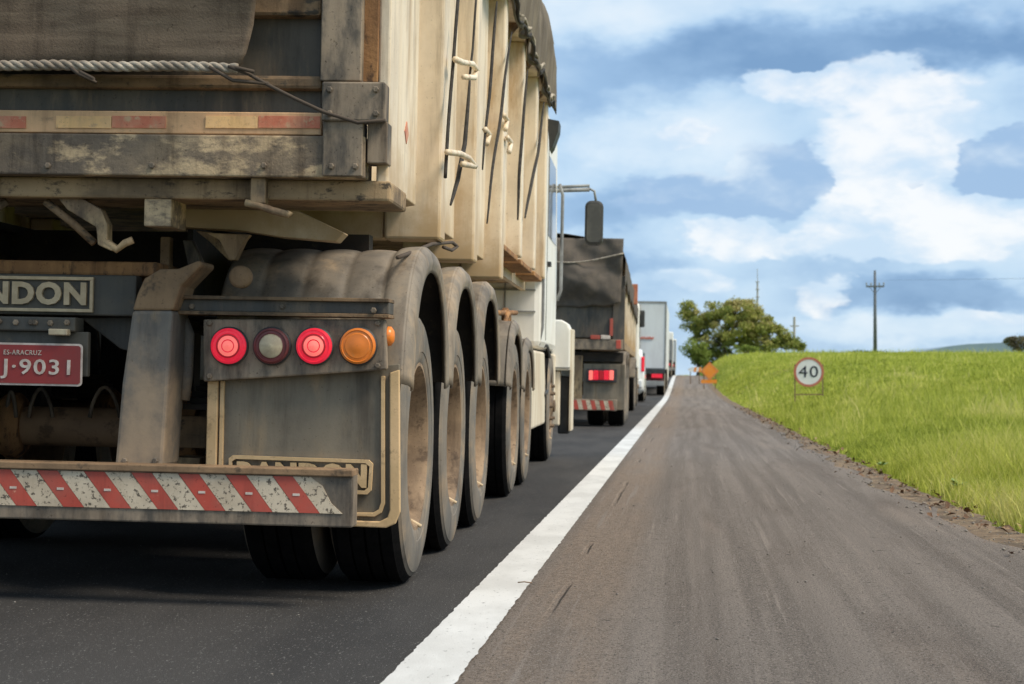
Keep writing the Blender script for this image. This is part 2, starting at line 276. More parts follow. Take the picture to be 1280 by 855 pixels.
def field_material():
    m, n, l, b, noise, thresh, mix, tcn, _ = M('pasture_turf', (.10, .13, .02), r=1, bump=0, spec=.1)
    o = tcn.outputs['Object']
    c = mix(thresh(noise(.35, 8, .65, o), .36, .64), (.20, .26, .03), (.34, .38, .05))
    c = mix(thresh(noise(2.3, 8, .7, o), .5, .72), c, (.40, .39, .10))
    c = mix(thresh(noise(.12, 5, .6, o), .6, .72), c, (.42, .33, .15))
    l.new(c, b.inputs['Base Color'])
    bp = n.new('ShaderNodeBump'); bp.inputs['Strength'].default_value = 1; bp.inputs['Distance'].default_value = .12
    l.new(noise(7, 8, .75, o), bp.inputs['Height']); l.new(bp.outputs[0], b.inputs['Normal'])
    return m
field_m = field_material()
dirt_m = mat('brown_verge_dirt', (.22, .15, .09), (.10, .07, .045), (.34, .27, .16), s=5, s3=18, t3=.6, r=.95, bump=.9, bs=50)
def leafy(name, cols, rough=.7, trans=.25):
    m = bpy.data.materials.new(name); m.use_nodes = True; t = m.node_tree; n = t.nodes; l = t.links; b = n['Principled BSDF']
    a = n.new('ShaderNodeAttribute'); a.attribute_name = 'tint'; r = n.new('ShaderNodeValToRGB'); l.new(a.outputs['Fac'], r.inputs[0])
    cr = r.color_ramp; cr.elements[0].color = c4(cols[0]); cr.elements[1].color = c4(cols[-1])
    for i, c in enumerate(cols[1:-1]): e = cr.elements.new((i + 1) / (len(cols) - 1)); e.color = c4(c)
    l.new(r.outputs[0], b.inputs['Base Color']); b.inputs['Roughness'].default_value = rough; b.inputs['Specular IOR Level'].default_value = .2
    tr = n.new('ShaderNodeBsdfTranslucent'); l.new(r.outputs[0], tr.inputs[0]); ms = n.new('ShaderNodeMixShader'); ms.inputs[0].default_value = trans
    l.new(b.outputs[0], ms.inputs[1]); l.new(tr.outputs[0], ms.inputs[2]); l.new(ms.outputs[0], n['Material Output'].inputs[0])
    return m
grass_m = leafy('grass_blades', [(.20, .24, .035), (.38, .42, .06), (.53, .55, .11), (.62, .57, .20)], .8, .42)
tree_leaf = leafy('olive_tree_leaves', [(.12, .15, .04), (.22, .26, .06), (.36, .37, .09), (.50, .42, .18)])
bright_leaf = leafy('bright_bush_leaves', [(.11, .16, .03), (.19, .25, .045), (.28, .33, .07)])
hedge_leaf = leafy('hedge_leaves', [(.04, .07, .018), (.08, .13, .025), (.12, .16, .04)])
brown_leaf = leafy('brownish_bush_leaves', [(.10, .085, .055), (.17, .135, .085), (.15, .17, .05)])

# ------------------------------------------------------------------ mesh builder
def tag(o, label=None, cat=None, group=None, kind=None):
    if label: o['label'] = label
    if cat: o['category'] = cat
    if group: o['group'] = group
    if kind: o['kind'] = kind
    return o
def link(name, me, m, parent=None):
    o = bpy.data.objects.new(name, me); COL.objects.link(o)
    if m: me.materials.append(m)
    if parent: o.parent = parent
    return o
class MB:
    def __init__(s): s.v = []; s.f = []
    def box(s, x0, x1, y0, y1, z0, z1):
        x0, x1 = sorted((x0, x1)); y0, y1 = sorted((y0, y1)); z0, z1 = sorted((z0, z1)); i = len(s.v)
        s.v += [(x0, y0, z0), (x1, y0, z0), (x1, y1, z0), (x0, y1, z0), (x0, y0, z1), (x1, y0, z1), (x1, y1, z1), (x0, y1, z1)]
        s.f += [tuple(i + k for k in q) for q in ((0, 3, 2, 1), (4, 5, 6, 7), (0, 1, 5, 4), (1, 2, 6, 5), (2, 3, 7, 6), (3, 0, 4, 7))]; return s
    def prism(s, poly, a0, a1, axis='y'):
        # poly: (x,z) for axis y, (y,z) for axis x, (x,y) for axis z
        def P(p, a): return (p[0], a, p[1]) if axis == 'y' else ((a, p[0], p[1]) if axis == 'x' else (p[0], p[1], a))
        ar = sum(poly[k][0] * poly[(k + 1) % len(poly)][1] - poly[(k + 1) % len(poly)][0] * poly[k][1] for k in range(len(poly)))
        if (ar < 0) != (axis == 'y' and False): poly = poly[::-1]
        n = len(poly); i = len(s.v); s.v += [P(p, a0) for p in poly] + [P(p, a1) for p in poly]
        if axis == 'y':
            s.f.append(tuple(i + k for k in range(n))); s.f.append(tuple(i + n + k for k in range(n - 1, -1, -1)))
            s.f += [(i + k, i + n + k, i + n + (k + 1) % n, i + (k + 1) % n) for k in range(n)]
        else:
            s.f.append(tuple(i + k for k in range(n - 1, -1, -1))); s.f.append(tuple(i + n + k for k in range(n)))
            s.f += [(i + k, i + (k + 1) % n, i + n + (k + 1) % n, i + n + k) for k in range(n)]
        return s
    def tube(s, pts, r, n=8, caps=True):
        pts = [Vector(p) for p in pts]; i = len(s.v); N = len(pts); ref = None
        for k, p in enumerate(pts):
            d = (pts[min(k + 1, N - 1)] - pts[max(k - 1, 0)]).normalized()
            if ref is None: ref = Vector((0, 0, 1)) if abs(d.z) < .9 else Vector((1, 0, 0))
            a = d.cross(ref).normalized(); b = a.cross(d).normalized(); ref = b
            rr = r[k] if isinstance(r, (list, tuple)) else r
            for j in range(n):
                t = 2 * PI * j / n; s.v.append(tuple(p + a * math.cos(t) * rr + b * math.sin(t) * rr))
        for k in range(N - 1):
            for j in range(n): s.f.append((i + k * n + j, i + (k + 1) * n + j, i + (k + 1) * n + (j + 1) % n, i + k * n + (j + 1) % n))
        if caps: s.f.append(tuple(i + j for j in range(n))); s.f.append(tuple(i + (N - 1) * n + j for j in range(n - 1, -1, -1)))
        return s
    def lathe(s, prof, c, axis='x', n=48, sgn=1):
        # prof: (radius, offset along the axis)
        i = len(s.v); m = len(prof)
        for k in range(n):
            t = 2 * PI * k / n; ca, sa = math.cos(t), math.sin(t)
            for r, h in prof:
                h *= sgn
                s.v.append((c[0] + h, c[1] + r * ca, c[2] + r * sa) if axis == 'x' else ((c[0] + r * ca, c[1] + h, c[2] + r * sa) if axis == 'y' else (c[0] + r * ca, c[1] + r * sa, c[2] + h)))
        for k in range(n):
            for j in range(m - 1):
                q = (i + k * m + j, i + ((k + 1) % n) * m + j, i + ((k + 1) % n) * m + j + 1, i + k * m + j + 1)
                s.f.append(q)
        return s
    def grid(s, fn, nu, nv):
        i = len(s.v)
        for a in range(nu + 1):
            for b in range(nv + 1): s.v.append(tuple(fn(a / nu, b / nv)))
        for a in range(nu):
            for b in range(nv):
                k = i + a * (nv + 1) + b; s.f.append((k, k + 1, k + nv + 2, k + nv + 1))
        return s
    def mesh(s, name, mirror=False, smooth=False):
        me = bpy.data.meshes.new(name); v = s.v; f = s.f
        if mirror: v = [(-a, b, c) for a, b, c in v]; f = [tuple(reversed(q)) for q in f]
        me.from_pydata(v, [], f); me.validate()
        if smooth:
            me.polygons.foreach_set('use_smooth', [True] * len(me.polygons)); 
        me.update(); return me
    def build(s, name, m, parent=None, bevel=0, smooth=False, mirror=False, both=False, solid=0, fix=False, label=None, auto=None):
        out = []
        for mi in ((False, True) if both else (mirror,)):
            me = s.mesh(name, mi, smooth)
            if fix:
                import bmesh; bm = bmesh.new(); bm.from_mesh(me); bmesh.ops.recalc_face_normals(bm, faces=bm.faces); bm.to_mesh(me); bm.free()
            if auto is not None: me.set_sharp_from_angle(angle=math.radians(auto))
            o = link(name, me, m, parent)
            if solid: md = o.modifiers.new('solid', 'SOLIDIFY'); md.thickness = solid; md.offset = -1
            if bevel: md = o.modifiers.new('bevel', 'BEVEL'); md.width = bevel; md.segments = 2; md.limit_method = 'ANGLE'; md.angle_limit = math.radians(40)
            if label: o['label'] = label
            out.append(o)
        return out[0] if len(out) == 1 else out
def empty(name, loc=(0, 0, 0), mtx=None, **k):
    o = bpy.data.objects.new(name, None); COL.objects.link(o); o.empty_display_size = .3
    if mtx is not None: o.matrix_world = mtx
    else: o.location = loc
    return tag(o, **k)
_txt = {}
def text_mesh(s, bold=0.0, depth=.06, res=3):
    cu = bpy.data.curves.new('t', 'FONT'); cu.body = s; cu.size = 1; cu.offset = bold; cu.extrude = depth; cu.resolution_u = res; cu.space_character = 1.12
    cu.align_x = 'CENTER'; cu.align_y = 'CENTER'
    o = bpy.data.objects.new('t', cu); COL.objects.link(o); dg = bpy.context.evaluated_depsgraph_get()
    me = bpy.data.meshes.new_from_object(o.evaluated_get(dg)); bpy.data.objects.remove(o); bpy.data.curves.remove(cu)
    return me
def lettering(name, s, cx, y, cz, w, h, depth, m, parent, bold=.03, label=None):
    me = text_mesh(s, bold); n = len(me.vertices); co = np.empty(n * 3); me.vertices.foreach_get('co', co); co = co.reshape(-1, 3)
    mn, mxx = co.min(0), co.max(0); sz = mxx - mn
    q = np.empty_like(co); q[:, 0] = cx + ((co[:, 0] - mn[0]) / sz[0] - .5) * w; q[:, 2] = cz + ((co[:, 1] - mn[1]) / sz[1] - .5) * h; q[:, 1] = y - (co[:, 2] - mn[2]) / sz[2] * depth
    me.vertices.foreach_set('co', q.ravel()); me.update(); me.name = name
    o = link(name, me, m, parent)
    if label: o['label'] = label
    return o

class Frame:
    """A vehicle's own axes: x right, y forward, z up; at() finds where a line of sight meets one of its planes."""
    def __init__(s, x, y, z, yaw, roll=.02, pitch=0.0):
        s.m = Matrix.Translation((x, y, z)) @ Matrix.Rotation(yaw, 4, 'Z') @ Matrix.Rotation(pitch, 4, 'X') @ Matrix.Rotation(roll, 4, 'Y'); s.i = s.m.inverted()
        s.o = s.i @ CAMP
    def d(s, px, py): return s.i.to_3x3() @ (FW * FPX + RT * (px - 640) - UP * (py - 427.5))
    def at(s, px, py, yl): d = s.d(px, py); t = (yl - s.o.y) / d.y; return (s.o.x + d.x * t, s.o.z + d.z * t)
    def side(s, px, py, xl): d = s.d(px, py); t = (xl - s.o.x) / d.x; return (s.o.y + d.y * t, s.o.z + d.z * t)
    def rect(s, a, b, c, d, yl):
        m = (b + d) / 2; n = (a + c) / 2; return s.at(a, m, yl)[0], s.at(c, m, yl)[0], s.at(n, d, yl)[1], s.at(n, b, yl)[1]
    def poly(s, pts, yl): return [s.at(p[0], p[1], yl) for p in pts]

# ------------------------------------------------------------------ terrain
def sstep(t): t = np.clip(t, 0, 1); return t * t * (3 - 2 * t)
def road_z(x, y):
    return .75 * sstep((np.asarray(y, float) - 55) / 57) - .0000060 * np.clip(np.asarray(y, float) - 120, 0, 500) ** 2 - .02 * (np.asarray(x, float) + 1.04)
EY = [-60, 0, 8.8, 10.5, 13.7, 22, 41, 62, 85, 120, 300, 900]; EX = [2.3, 1.95, 1.63, 1.55, 1.46, 1.37, 1.26, 1.10, .86, .80, .8, .8]
def edge_x(y): return np.interp(y, EY, EX)
def plateau(y):
    y = np.asarray(y, float)
    return np.interp(y, [-60, 0, 10, 25, 43, 60, 80, 100, 125, 200, 400, 1500], [.0, .02, .15, .42, .78, 1.18, 1.56, 1.86, 2.16, 2.5, 1.5, -6])
def ground_z(x, y):
    x = np.asarray(x, float); y = np.asarray(y, float); e = edge_x(y)
    w = np.interp(y, [0, 40, 70, 100, 140], [2.2, 3.0, 1.6, .75, .8])
    base = road_z(x, y) - .035
    u = np.clip(x - e - .28, 0, None); g = 1 - np.exp(-(u / w) ** 1.25)
    r = plateau(y) - (road_z(e, y) - .035)
    roll = .10 * np.sin(x * .31 + y * .11) * sstep((x - e) / 8) + .05 * np.sin(x * .9 + y * .33 + 1) * sstep((x - e) / 4)
    right = (road_z(e, y) - .035) + g * r + roll * np.clip(y / 60, 0, 1) - .02 * np.clip(np.minimum(u, .2), 0, 1)
    left = road_z(-9, y) - .05 - sstep((-9.2 - x) / 3) * .3
    return np.where(x > e + .28, right, np.where(x < -9.0, left, base))
def np_mesh(name, V, F, m, parent=None, smooth=False, tint=None):
    me = bpy.data.meshes.new(name); k = F.shape[1]
    me.vertices.add(len(V)); me.vertices.foreach_set('co', np.ascontiguousarray(V, np.float32).ravel())
    me.loops.add(F.size); me.loops.foreach_set('vertex_index', F.astype(np.int32).ravel())
    me.polygons.add(len(F)); me.polygons.foreach_set('loop_start', np.arange(len(F), dtype=np.int32) * k)
    if smooth: me.polygons.foreach_set('use_smooth', np.ones(len(F), bool))
    me.update(calc_edges=True)
    if tint is not None:
        a = me.attributes.new('tint', 'FLOAT', 'POINT'); a.data.foreach_set('value', tint.astype(np.float32))
    return link(name, me, m, parent)
def sheet(name, xs_fn, ys, nx, zfn, m, lift=0.0):
    V = []
    for y in ys:
        x0, x1 = xs_fn(y); xs = np.linspace(x0, x1, nx); V.append(np.stack([xs, np.full(nx, y), zfn(xs, np.full(nx, y)) + lift], 1))
    V = np.concatenate(V); n = len(ys); i = (np.arange(n - 1)[:, None] * nx + np.arange(nx - 1)[None]).ravel()
    F = np.stack([i, i + 1, i + nx + 1, i + nx], 1)
    return np_mesh(name, V, F, m, smooth=True)
# ground: one sheet, fine near the road and coarse out to the horizon
gx = np.concatenate([[-3000, -1200, -500, -200, -90, -40, -20, -14, -11], np.linspace(-9.4, .4, 8), np.linspace(.6, 2.6, 50)[0:], np.linspace(2.7, 8, 36), np.linspace(8.4, 30, 44), [34, 40, 50, 70, 100, 160, 300, 700, 1500, 3000]])
gy = np.concatenate([[-900, -200, -60], np.linspace(-20, 60, 161), np.linspace(61, 160, 100), [165, 172, 180, 190, 205, 225, 250, 290, 350, 450, 600, 900, 1500, 3000, 5000]])
GX, GY = np.meshgrid(gx, gy); GZ = ground_z(GX, np.clip(GY, -60, 1500))
V = np.stack([GX.ravel(), GY.ravel(), GZ.ravel()], 1); nx = len(gx)
i = (np.arange(len(gy) - 1)[:, None] * nx + np.arange(nx - 1)[None]).ravel()
tag(np_mesh('ground', V, np.stack([i, i + 1, i + nx + 1, i + nx], 1), field_m, smooth=True), kind='structure')
ys = np.concatenate([np.linspace(-20, 50, 141), np.linspace(51, 150, 100), np.linspace(155, 600, 60)])
def line_x(y): return -.795 - .0012 * np.clip(y, 0, 110)
tag(sheet('road', lambda y: (-8.8, line_x(y) + .10), ys, 14, road_z, lane_m, -.004), kind='structure')
_e = lambda y: float(edge_x(y)) + .05 * math.sin(y * 1.7) + .035 * math.sin(y * 4.3 + 1) + .03 * mnoise.noise((0, y * 2.2, 0))
tag(sheet('shoulder', lambda y: (line_x(y) + .09, _e(y)), np.concatenate([np.linspace(-20, 50, 561), ys[142:]]), 16, lambda x, y: road_z(x, y) - .006, shoulder_m), kind='structure')
def _line(y):
    j = .006 * mnoise.noise((3, y * 9, 0)) + .004 * mnoise.noise((3, y * 31, 5)); k = .006 * mnoise.noise((8, y * 9, 0)) + .006 * mnoise.noise((8, y * 37, 5))
    return line_x(y) + j, line_x(y) + .187 + k
tag(sheet('edge_line', _line, np.concatenate([np.linspace(-10, 40, 1500), ys[120:]]), 3, road_z, line_m, .003), kind='structure')
tag(sheet('verge_dirt', lambda y: (float(edge_x(y)) - .10, float(edge_x(y)) + .24 + .08 * mnoise.noise((0, y * .8, 0)) + .10 * mnoise.noise((4, y * 2.9, 0))), np.concatenate([np.linspace(-10, 50, 241), np.linspace(51, 115, 65)]), 10,
          lambda x, y: np.maximum(ground_z(x, y), road_z(x, y) - .016) + .010 * np.sin((x - edge_x(y)) * 7), dirt_m), kind='structure')

# ------------------------------------------------------------------ grass blades (nobody could count them)
def grass_patch(n, ylo, yhi, xmaxf, h, wd, power=1.0, off=.22):
    y = ylo + (yhi - ylo) * rng.random(n) ** power
    e = edge_x(y); xm = np.maximum(xmaxf(y), e + 1.2)
    x = e + off + .16 * rng.random(n) + (xm - e - off) * rng.random(n)
    keep = rng.random(n) < np.clip((x - e - .15) / .35, .08, 1); x, y = x[keep], y[keep]; n = len(x)
    cl = np.array([.7 * mnoise.noise((a * .35, b * .16, 7)) + .8 * mnoise.noise((a * 1.3, b * .8, 0)) + .6 * mnoise.noise((a * 5, b * 4, 3)) for a, b in zip(x, y)])
    z = ground_z(x, y) - .01
    hh = h * (.55 + .7 * rng.random(n)) * (1 + .55 * cl) * np.clip(.5 + (x - edge_x(y)) * .8, .4, 1)
    a = rng.random(n) * 2 * PI; lean = hh * (.25 + .5 * rng.random(n)); la = rng.random(n) * 2 * PI
    w = wd * (.6 + .8 * rng.random(n))
    dx, dy = np.cos(a) * w, np.sin(a) * w
    b0 = np.stack([x - dx, y - dy, z], 1); b1 = np.stack([x + dx, y + dy, z], 1)
    mx_, my_ = x + np.cos(la) * lean * .35, y + np.sin(la) * lean * .35
    m0 = np.stack([mx_ - dx * .7, my_ - dy * .7, z + hh * .6], 1); m1 = np.stack([mx_ + dx * .7, my_ + dy * .7, z + hh * .6], 1)
    tp = np.stack([x + np.cos(la) * lean, y + np.sin(la) * lean, z + hh], 1)
    V = np.stack([b0, b1, m0, m1, tp], 1).reshape(-1, 3)
    k = np.arange(n)[:, None] * 5
    F = np.concatenate([k + np.array([[0, 1, 3]]), k + np.array([[0, 3, 2]]), k + np.array([[2, 3, 4]])])
    dry = np.array([mnoise.noise((a * .8, b * .22, 11)) for a, b in zip(x, y)]); t = np.clip(.40 + .42 * cl + .22 * rng.standard_normal(n) + np.clip(dry - .28, 0, 1) * .9, 0, 1)
    return V, F, np.repeat(t, 5)
parts = [grass_patch(2500, 6, 40, lambda y: edge_x(y) + .45, .10, .004, 1.4, .02), grass_patch(8000, 7, 30, lambda y: .25 * y + .8, .27, .0035, 1.0), grass_patch(9000, 25, 125, lambda y: .24 * y + .8, .27, .011, 1.0), grass_patch(70000, 6.5, 18, lambda y: .25 * y + .8, .17, .0035), grass_patch(110000, 16, 42, lambda y: .24 * y, .105, .006, 1.2), grass_patch(110000, 38, 125, lambda y: .23 * y, .085, .016, 1.1)]
off = 0; VV, FF, TT = [], [], []
for v, f, t in parts: VV.append(v); FF.append(f + off); TT.append(t); off += len(v)
g = np_mesh('grass', np.concatenate(VV), np.concatenate(FF), grass_m, tint=np.concatenate(TT)); tag(g, 'bright green roadside grass covering the rising pasture', 'grass', kind='stuff')

# leaf litter and grit along the shoulder edge
n = 2600; y = 5.5 + 40 * rng.random(n) ** 1.5; n_ = np.array([mnoise.noise((0, b * 1.9, 2)) for b in y]); x = edge_x(y) + .15 + .10 * rng.standard_normal(n) * (1 + 1.2 * n_); kp = rng.random(n) < .45 + 1.2 * n_; x, y = x[kp], y[kp]; n = len(x); z = np.maximum(ground_z(x, y), road_z(x, y) - .006) + .012
sz = .006 + .026 * rng.random(n) ** 2.5; V = []; a = rng.random(n) * 2 * PI; tl = rng.standard_normal((n, 3)) * .5
for dx, dy, dz in ((-1.3, 0, 0), (0, -.6, .45), (1.3, 0, 0), (0, .6, .35)):
    lx, ly = dx * np.cos(a) - dy * np.sin(a), dx * np.sin(a) + dy * np.cos(a)
    V.append(np.stack([x + lx * sz, y + ly * sz, z + (dz + lx * tl[:, 0] + ly * tl[:, 1]) * sz * .8 + .004], 1))
V = np.stack(V, 1).reshape(-1, 3); k = np.arange(n)[:, None] * 4
tag(np_mesh('leaf_litter', V, np.concatenate([k + [[0, 1, 2]], k + [[0, 2, 3]]]), litter_m), 'brown dead leaves and twigs along the edge of the shoulder', 'leaf litter', kind='stuff')
def pebbles(name, n, xf, y0, y1, r0, r1, m, label, lift=0):
    base = np.array([(0, 0, 1), (1, 0, 0), (0, 1, 0), (-1, 0, 0), (0, -1, 0), (0, 0, -.6)], float); fc = np.array([(0, 1, 2), (0, 2, 3), (0, 3, 4), (0, 4, 1), (5, 2, 1), (5, 3, 2), (5, 4, 3), (5, 1, 4)])
    y = y0 + (y1 - y0) * rng.random(n) ** 1.5; x = xf(y, rng.random(n)); r = r0 + (r1 - r0) * rng.random(n) ** 4
    z = np.maximum(road_z(x, y) - .004, ground_z(x, y))
    V = base[None] * r[:, None, None] * (.6 + .8 * rng.random((n, 6, 1))) * np.array([1, 1, .6]) + np.stack([x, y, z + r * .25], 1)[:, None]
    k = np.arange(n)[:, None, None] * 6
    tag(np_mesh(name, V.reshape(-1, 3), (k + fc[None]).reshape(-1, 3), m), label, 'gravel', kind='stuff')
pebbles('gravel', 900, lambda y, u: -.58 + (edge_x(y) + .60) * u, 4.2, 30, .0012, .0075, stone_m, 'loose pale grit scattered over the shoulder')
pebbles('verge_gravel', 1500, lambda y, u: edge_x(y) - .12 + .34 * u, 5, 40, .003, .016, stone_m, 'small stones in the dirt beside the shoulder edge')
pebbles('lane_gravel', 160, lambda y, u: -3.6 + 2.7 * u, 4.2, 14, .0012, .006, stone_m, 'loose pale grit scattered over the dark lane')
tw = MB().tube([(-.655, 6.86, .006), (-.63, 6.865, .008), (-.60, 6.86, .005)], .0025, 6).build('twig', signpost, smooth=True); tag(tw, 'short brown twig lying across the white edge line', 'twig')
# broadleaf weeds at the edge
def weed(x, y, s, label):
    z = float(ground_z(x, y)); r = empty('weed_plant', (x, y, z), label=label, cat='plant')
    for k in range(9):
        a = k * 2.4 + x; L = s * (.7 + .5 * random.random()); t = .5 + .6 * random.random()
        def fn(u, v): w = math.sin(PI * min(u * 1.02, 1)) * L * .22 * (v - .5) * 2; d = u * L; return (math.cos(a) * d * math.cos(t) - math.sin(a) * w, math.sin(a) * d * math.cos(t) + math.cos(a) * w, .02 + s * .4 + d * math.sin(t) - u * u * L * .35)
        MB().grid(fn, 6, 2).build('leaf', weed_m, r, smooth=True)
    MB().tube([(0, 0, -.02), (0, 0, .02 + s * .4)], .004, 6).build('stem', weed_m, r)
weed_m = mat('weed_leaf', (.14, .22, .05), (.22, .30, .09), s=20, r=.6, bump=.1)
weed(1.93, 13.2, .12, 'pale broadleaf weed standing in the dead leaves at the foot of the grass'); weed(1.74, 16.5, .10, 'small dark weed among fallen leaves halfway along the verge')

# ------------------------------------------------------------------ wheels
def tyre_profile(R, w):
    h = w / 2   # from inner bead over tread to outer bead, (radius, offset)
    p = [(R * .585, -h * .80), (R * .62, -h * .93), (R * .75, -h * 1.0), (R * .88, -h * .97), (R * .955, -h * .86), (R * .985, -h * .74)]
    for a, b in ((-.70, -.40), (-.34, -.04), (.04, .34), (.40, .70)):
        p += [(R, h * a), (R, h * b)]
        if b < .6: p += [(R - .013, h * (b + .01)), (R - .013, h * (b + .05))]
    p += [(R * .985, h * .74), (R * .955, h * .86), (R * .93, h * .90), (R * .925, h * .925), (R * .88, h * .965), (R * .75, h * 1.0), (R * .70, h * .995), (R * .695, h * .975), (R * .66, h * .96), (R * .62, h * .93), (R * .585, h * .80)]
    return p
def wheel(parent, x, y, R=.525, w=.29, sgn=1, dual=True, z=None, n=64, rimm=None, plain=False):
    """One wheel: rim (the part) with tyre, hub and bolts (its sub-parts). sgn=+1 faces right."""
    z = R if z is None else z; rimm = rimm or rim_m; h = w / 2
    prof = [(R * .60, -h * .7), (R * .60, h * .80), (R * .625, h * .86), (R * .625, h * .93), (R * .595, h * .93), (R * .575, h * .80), (R * .56, h * .5)]
    prof += [(R * .53, -h * .15), (R * .42, -h * .55), (R * .30, -h * .62), (R * .20, -h * .60), (R * .05, -h * .60)] if dual else [(R * .52, h * .55), (R * .42, h * .95), (R * .34, h * 1.0), (R * .24, h * .85), (R * .05, h * .85)]
    rim = MB().lathe(prof, (x, y, z), 'x', n, sgn).build('wheel', rimm, parent, smooth=True, fix=True, auto=38)
    t = MB().lathe(tyre_profile(R, w), (x, y, z), 'x', n, sgn).build('tyre', tyre_m, rim, smooth=True, fix=True, auto=40)
    t.data.materials.append(tread_m)
    for p in t.data.polygons:
        c = p.center; rr = math.hypot(c[1] - y, c[2] - z)
        if rr > R * .962: p.material_index = 1
    if plain: return rim
    hb = -h * .60 if dual else h * .85
    hq = 1.0 if dual else .35
    MB().lathe([(R * .20, hb), (R * .20, hb + .05 * hq), (R * .17, hb + .09 * hq), (R * .11, hb + .10 * hq), (R * .11, hb + .15 * hq), (R * .08, hb + .17 * hq), (.001, hb + .17 * hq)], (x, y, z), 'x', 24, sgn).build('hub', hub_m, rim, smooth=True, fix=True, auto=40)
    b = MB()
    for k in range(10):
        a = 2 * PI * k / 10; cx = (hb if dual else h * .93); rr = R * (.285 if dual else .38)
        b.lathe([(.017, 0), (.017, .035), (.001, .035)], (x + sgn * cx, y + rr * math.cos(a), z + rr * math.sin(a)), 'x', 6, sgn)
    tag(b.build('bolt_ring', hub_m, rim, fix=True), kind='stuff')
    v = MB().tube([(x + sgn * h * .2, y + .05, z - R * .52), (x + sgn * h * .75, y + .05, z - R * .56), (x + sgn * h * 1.02, y + .05, z - R * .60)], .008, 6).build('valve_stem', letter_m, rim, smooth=True)
    return rim
def axle_pair(parent, y, R=.525, w=.29, hw=1.27, **k):
    for s in (1, -1):
        wheel(parent, s * (hw - w / 2), y, R, w, s, True, **k)
        wheel(parent, s * (hw - w * 1.5 - .035), y, R, w, -s, True, plain=True)
    MB().tube([(-hw + .2, y, R + .045), (hw - .2, y, R + .045)], .077, 20).build('axle_tube', axle_m, parent, smooth=True)
    for s in (1, -1):
        MB().lathe([(.001, 0), (.11, 0), (.13, .03), (.13, .07), (.10, .10), (.077, .10)], (s * .40, y, R + .045), 'x', 20, -s).build('axle_flange', rust, parent, smooth=True, fix=True, auto=40)

# ================================================================== TRUCK 1: the grain tipper in the foreground
T = Frame(-2.318, 6.87, .0256, math.radians(1.23), .02)
truck = empty('dump_truck', mtx=T.m, label='dusty cream tipper truck nearest the camera, with round brake lights and striped rear bumper', cat='truck', group='trucks queued along the road')
HW = T.at(487, 150, -.95)[0]
print('HW', HW)
def B(name, m, a, b, c, d, yl, dep, full=False, both=True, bevel=.004, ztop=None, zbot=None, label=None):
    x0, x1, z0, z1 = T.rect(a, b, c, d, yl)
    if full: x0 = -x1; both = False
    if ztop is not None: z1 = ztop
    if zbot is not None: z0 = zbot
    return MB().box(x0, x1, yl, yl + dep, z0, z1).build(name, m, truck, bevel=bevel, both=both, label=label)
def PO(name, m, pts, yl, dep, both=True, bevel=.004, parent=None):
    return MB().prism(T.poly(pts, yl), yl, yl + dep).build(name, m, parent or truck, bevel=bevel, both=both)
ZT = 3.06          # top of the cream side
# --- tail frame
B('rear_sill', sill_m, 0, 168, 456, 220, -1.03, .16, full=True, bevel=.006)
B('under_sill', cream_grime, 0, 223, 488, 249, -.96, .40, full=True, bevel=.01)
B('reflector_band', band_m, 0, 139, 402, 167, -1.0, .10, full=True)
B('door_channel', darkblue, 0, 108, 402, 140, -.955, .06, full=True)
for q in ((93, 110, -1.0),): B('door_rail', brownrail, 0, q[0], 402, q[1], q[2], .09, full=True, bevel=.012)
B('tail_door', darkblue, 0, 18, 402, 96, -.92, .05, full=True, ztop=ZT + .15)
B('door_rail', brownrail, 0, -22, 402, 19, -.975, .07, full=True, bevel=.012)
for k in (-.62, -.05, .52):
    pass
B('rear_post', grime, 402, -90, 453, 101, -1.02, .14, ztop=ZT + .12)
B('hinge_plate', grime, 402, 102, 481, 151, -1.06, .10, bevel=.006)
B('rear_post_foot', grime, 403, 151, 453, 220, -1.045, .10)
B('latch_block', grime, 459, 152, 484, 204, -1.02, .10)
B('rust_strip', rust, 453, -90, 474, 103, -.97, .10, ztop=ZT + .1)
B('corner_post', cream, 473, -90, 488, 250, -.955, .20, ztop=ZT, bevel=.008)
# tapes on the band
for a, b, m in ((-35, 32, tape_red), (70, 139, tape_yel), (140, 207, tape_red), (257, 322, tape_yel), (323, 400, tape_red)):
    x0, x1, z0, z1 = T.rect(a, 145, b, 160, -1.004)
    MB().box(x0, x1, -1.004, -.9995, z0, z1).build('reflective_tape', m, truck, both=a > 0)
# --- floor, walls and ribs
MB().box(-HW + .24, HW - .24, -.5, 8.1, 1.56, 1.66).build('body_floor', cream_dirty, truck)
for s in (1, -1):
    MB().box(s * (HW - .20), s * (HW - .16), -.75, 8.1, 1.50, ZT).build('side_wall', cream, truck)
MB().box(-HW + .16, HW - .16, 8.06, 8.12, 1.5, ZT + .4).build('front_wall', cream, truck)
for a, b in ((.56, .73), (2.0, 2.18), (3.62, 3.80), (5.15, 5.33), (6.6, 6.78), (7.85, 8.05)):
    zb = 1.37 if a < 4 else 1.60
    MB().box(HW - .24, HW, a, b, zb, ZT).build('side_rib', cream, truck, bevel=.012, both=True)
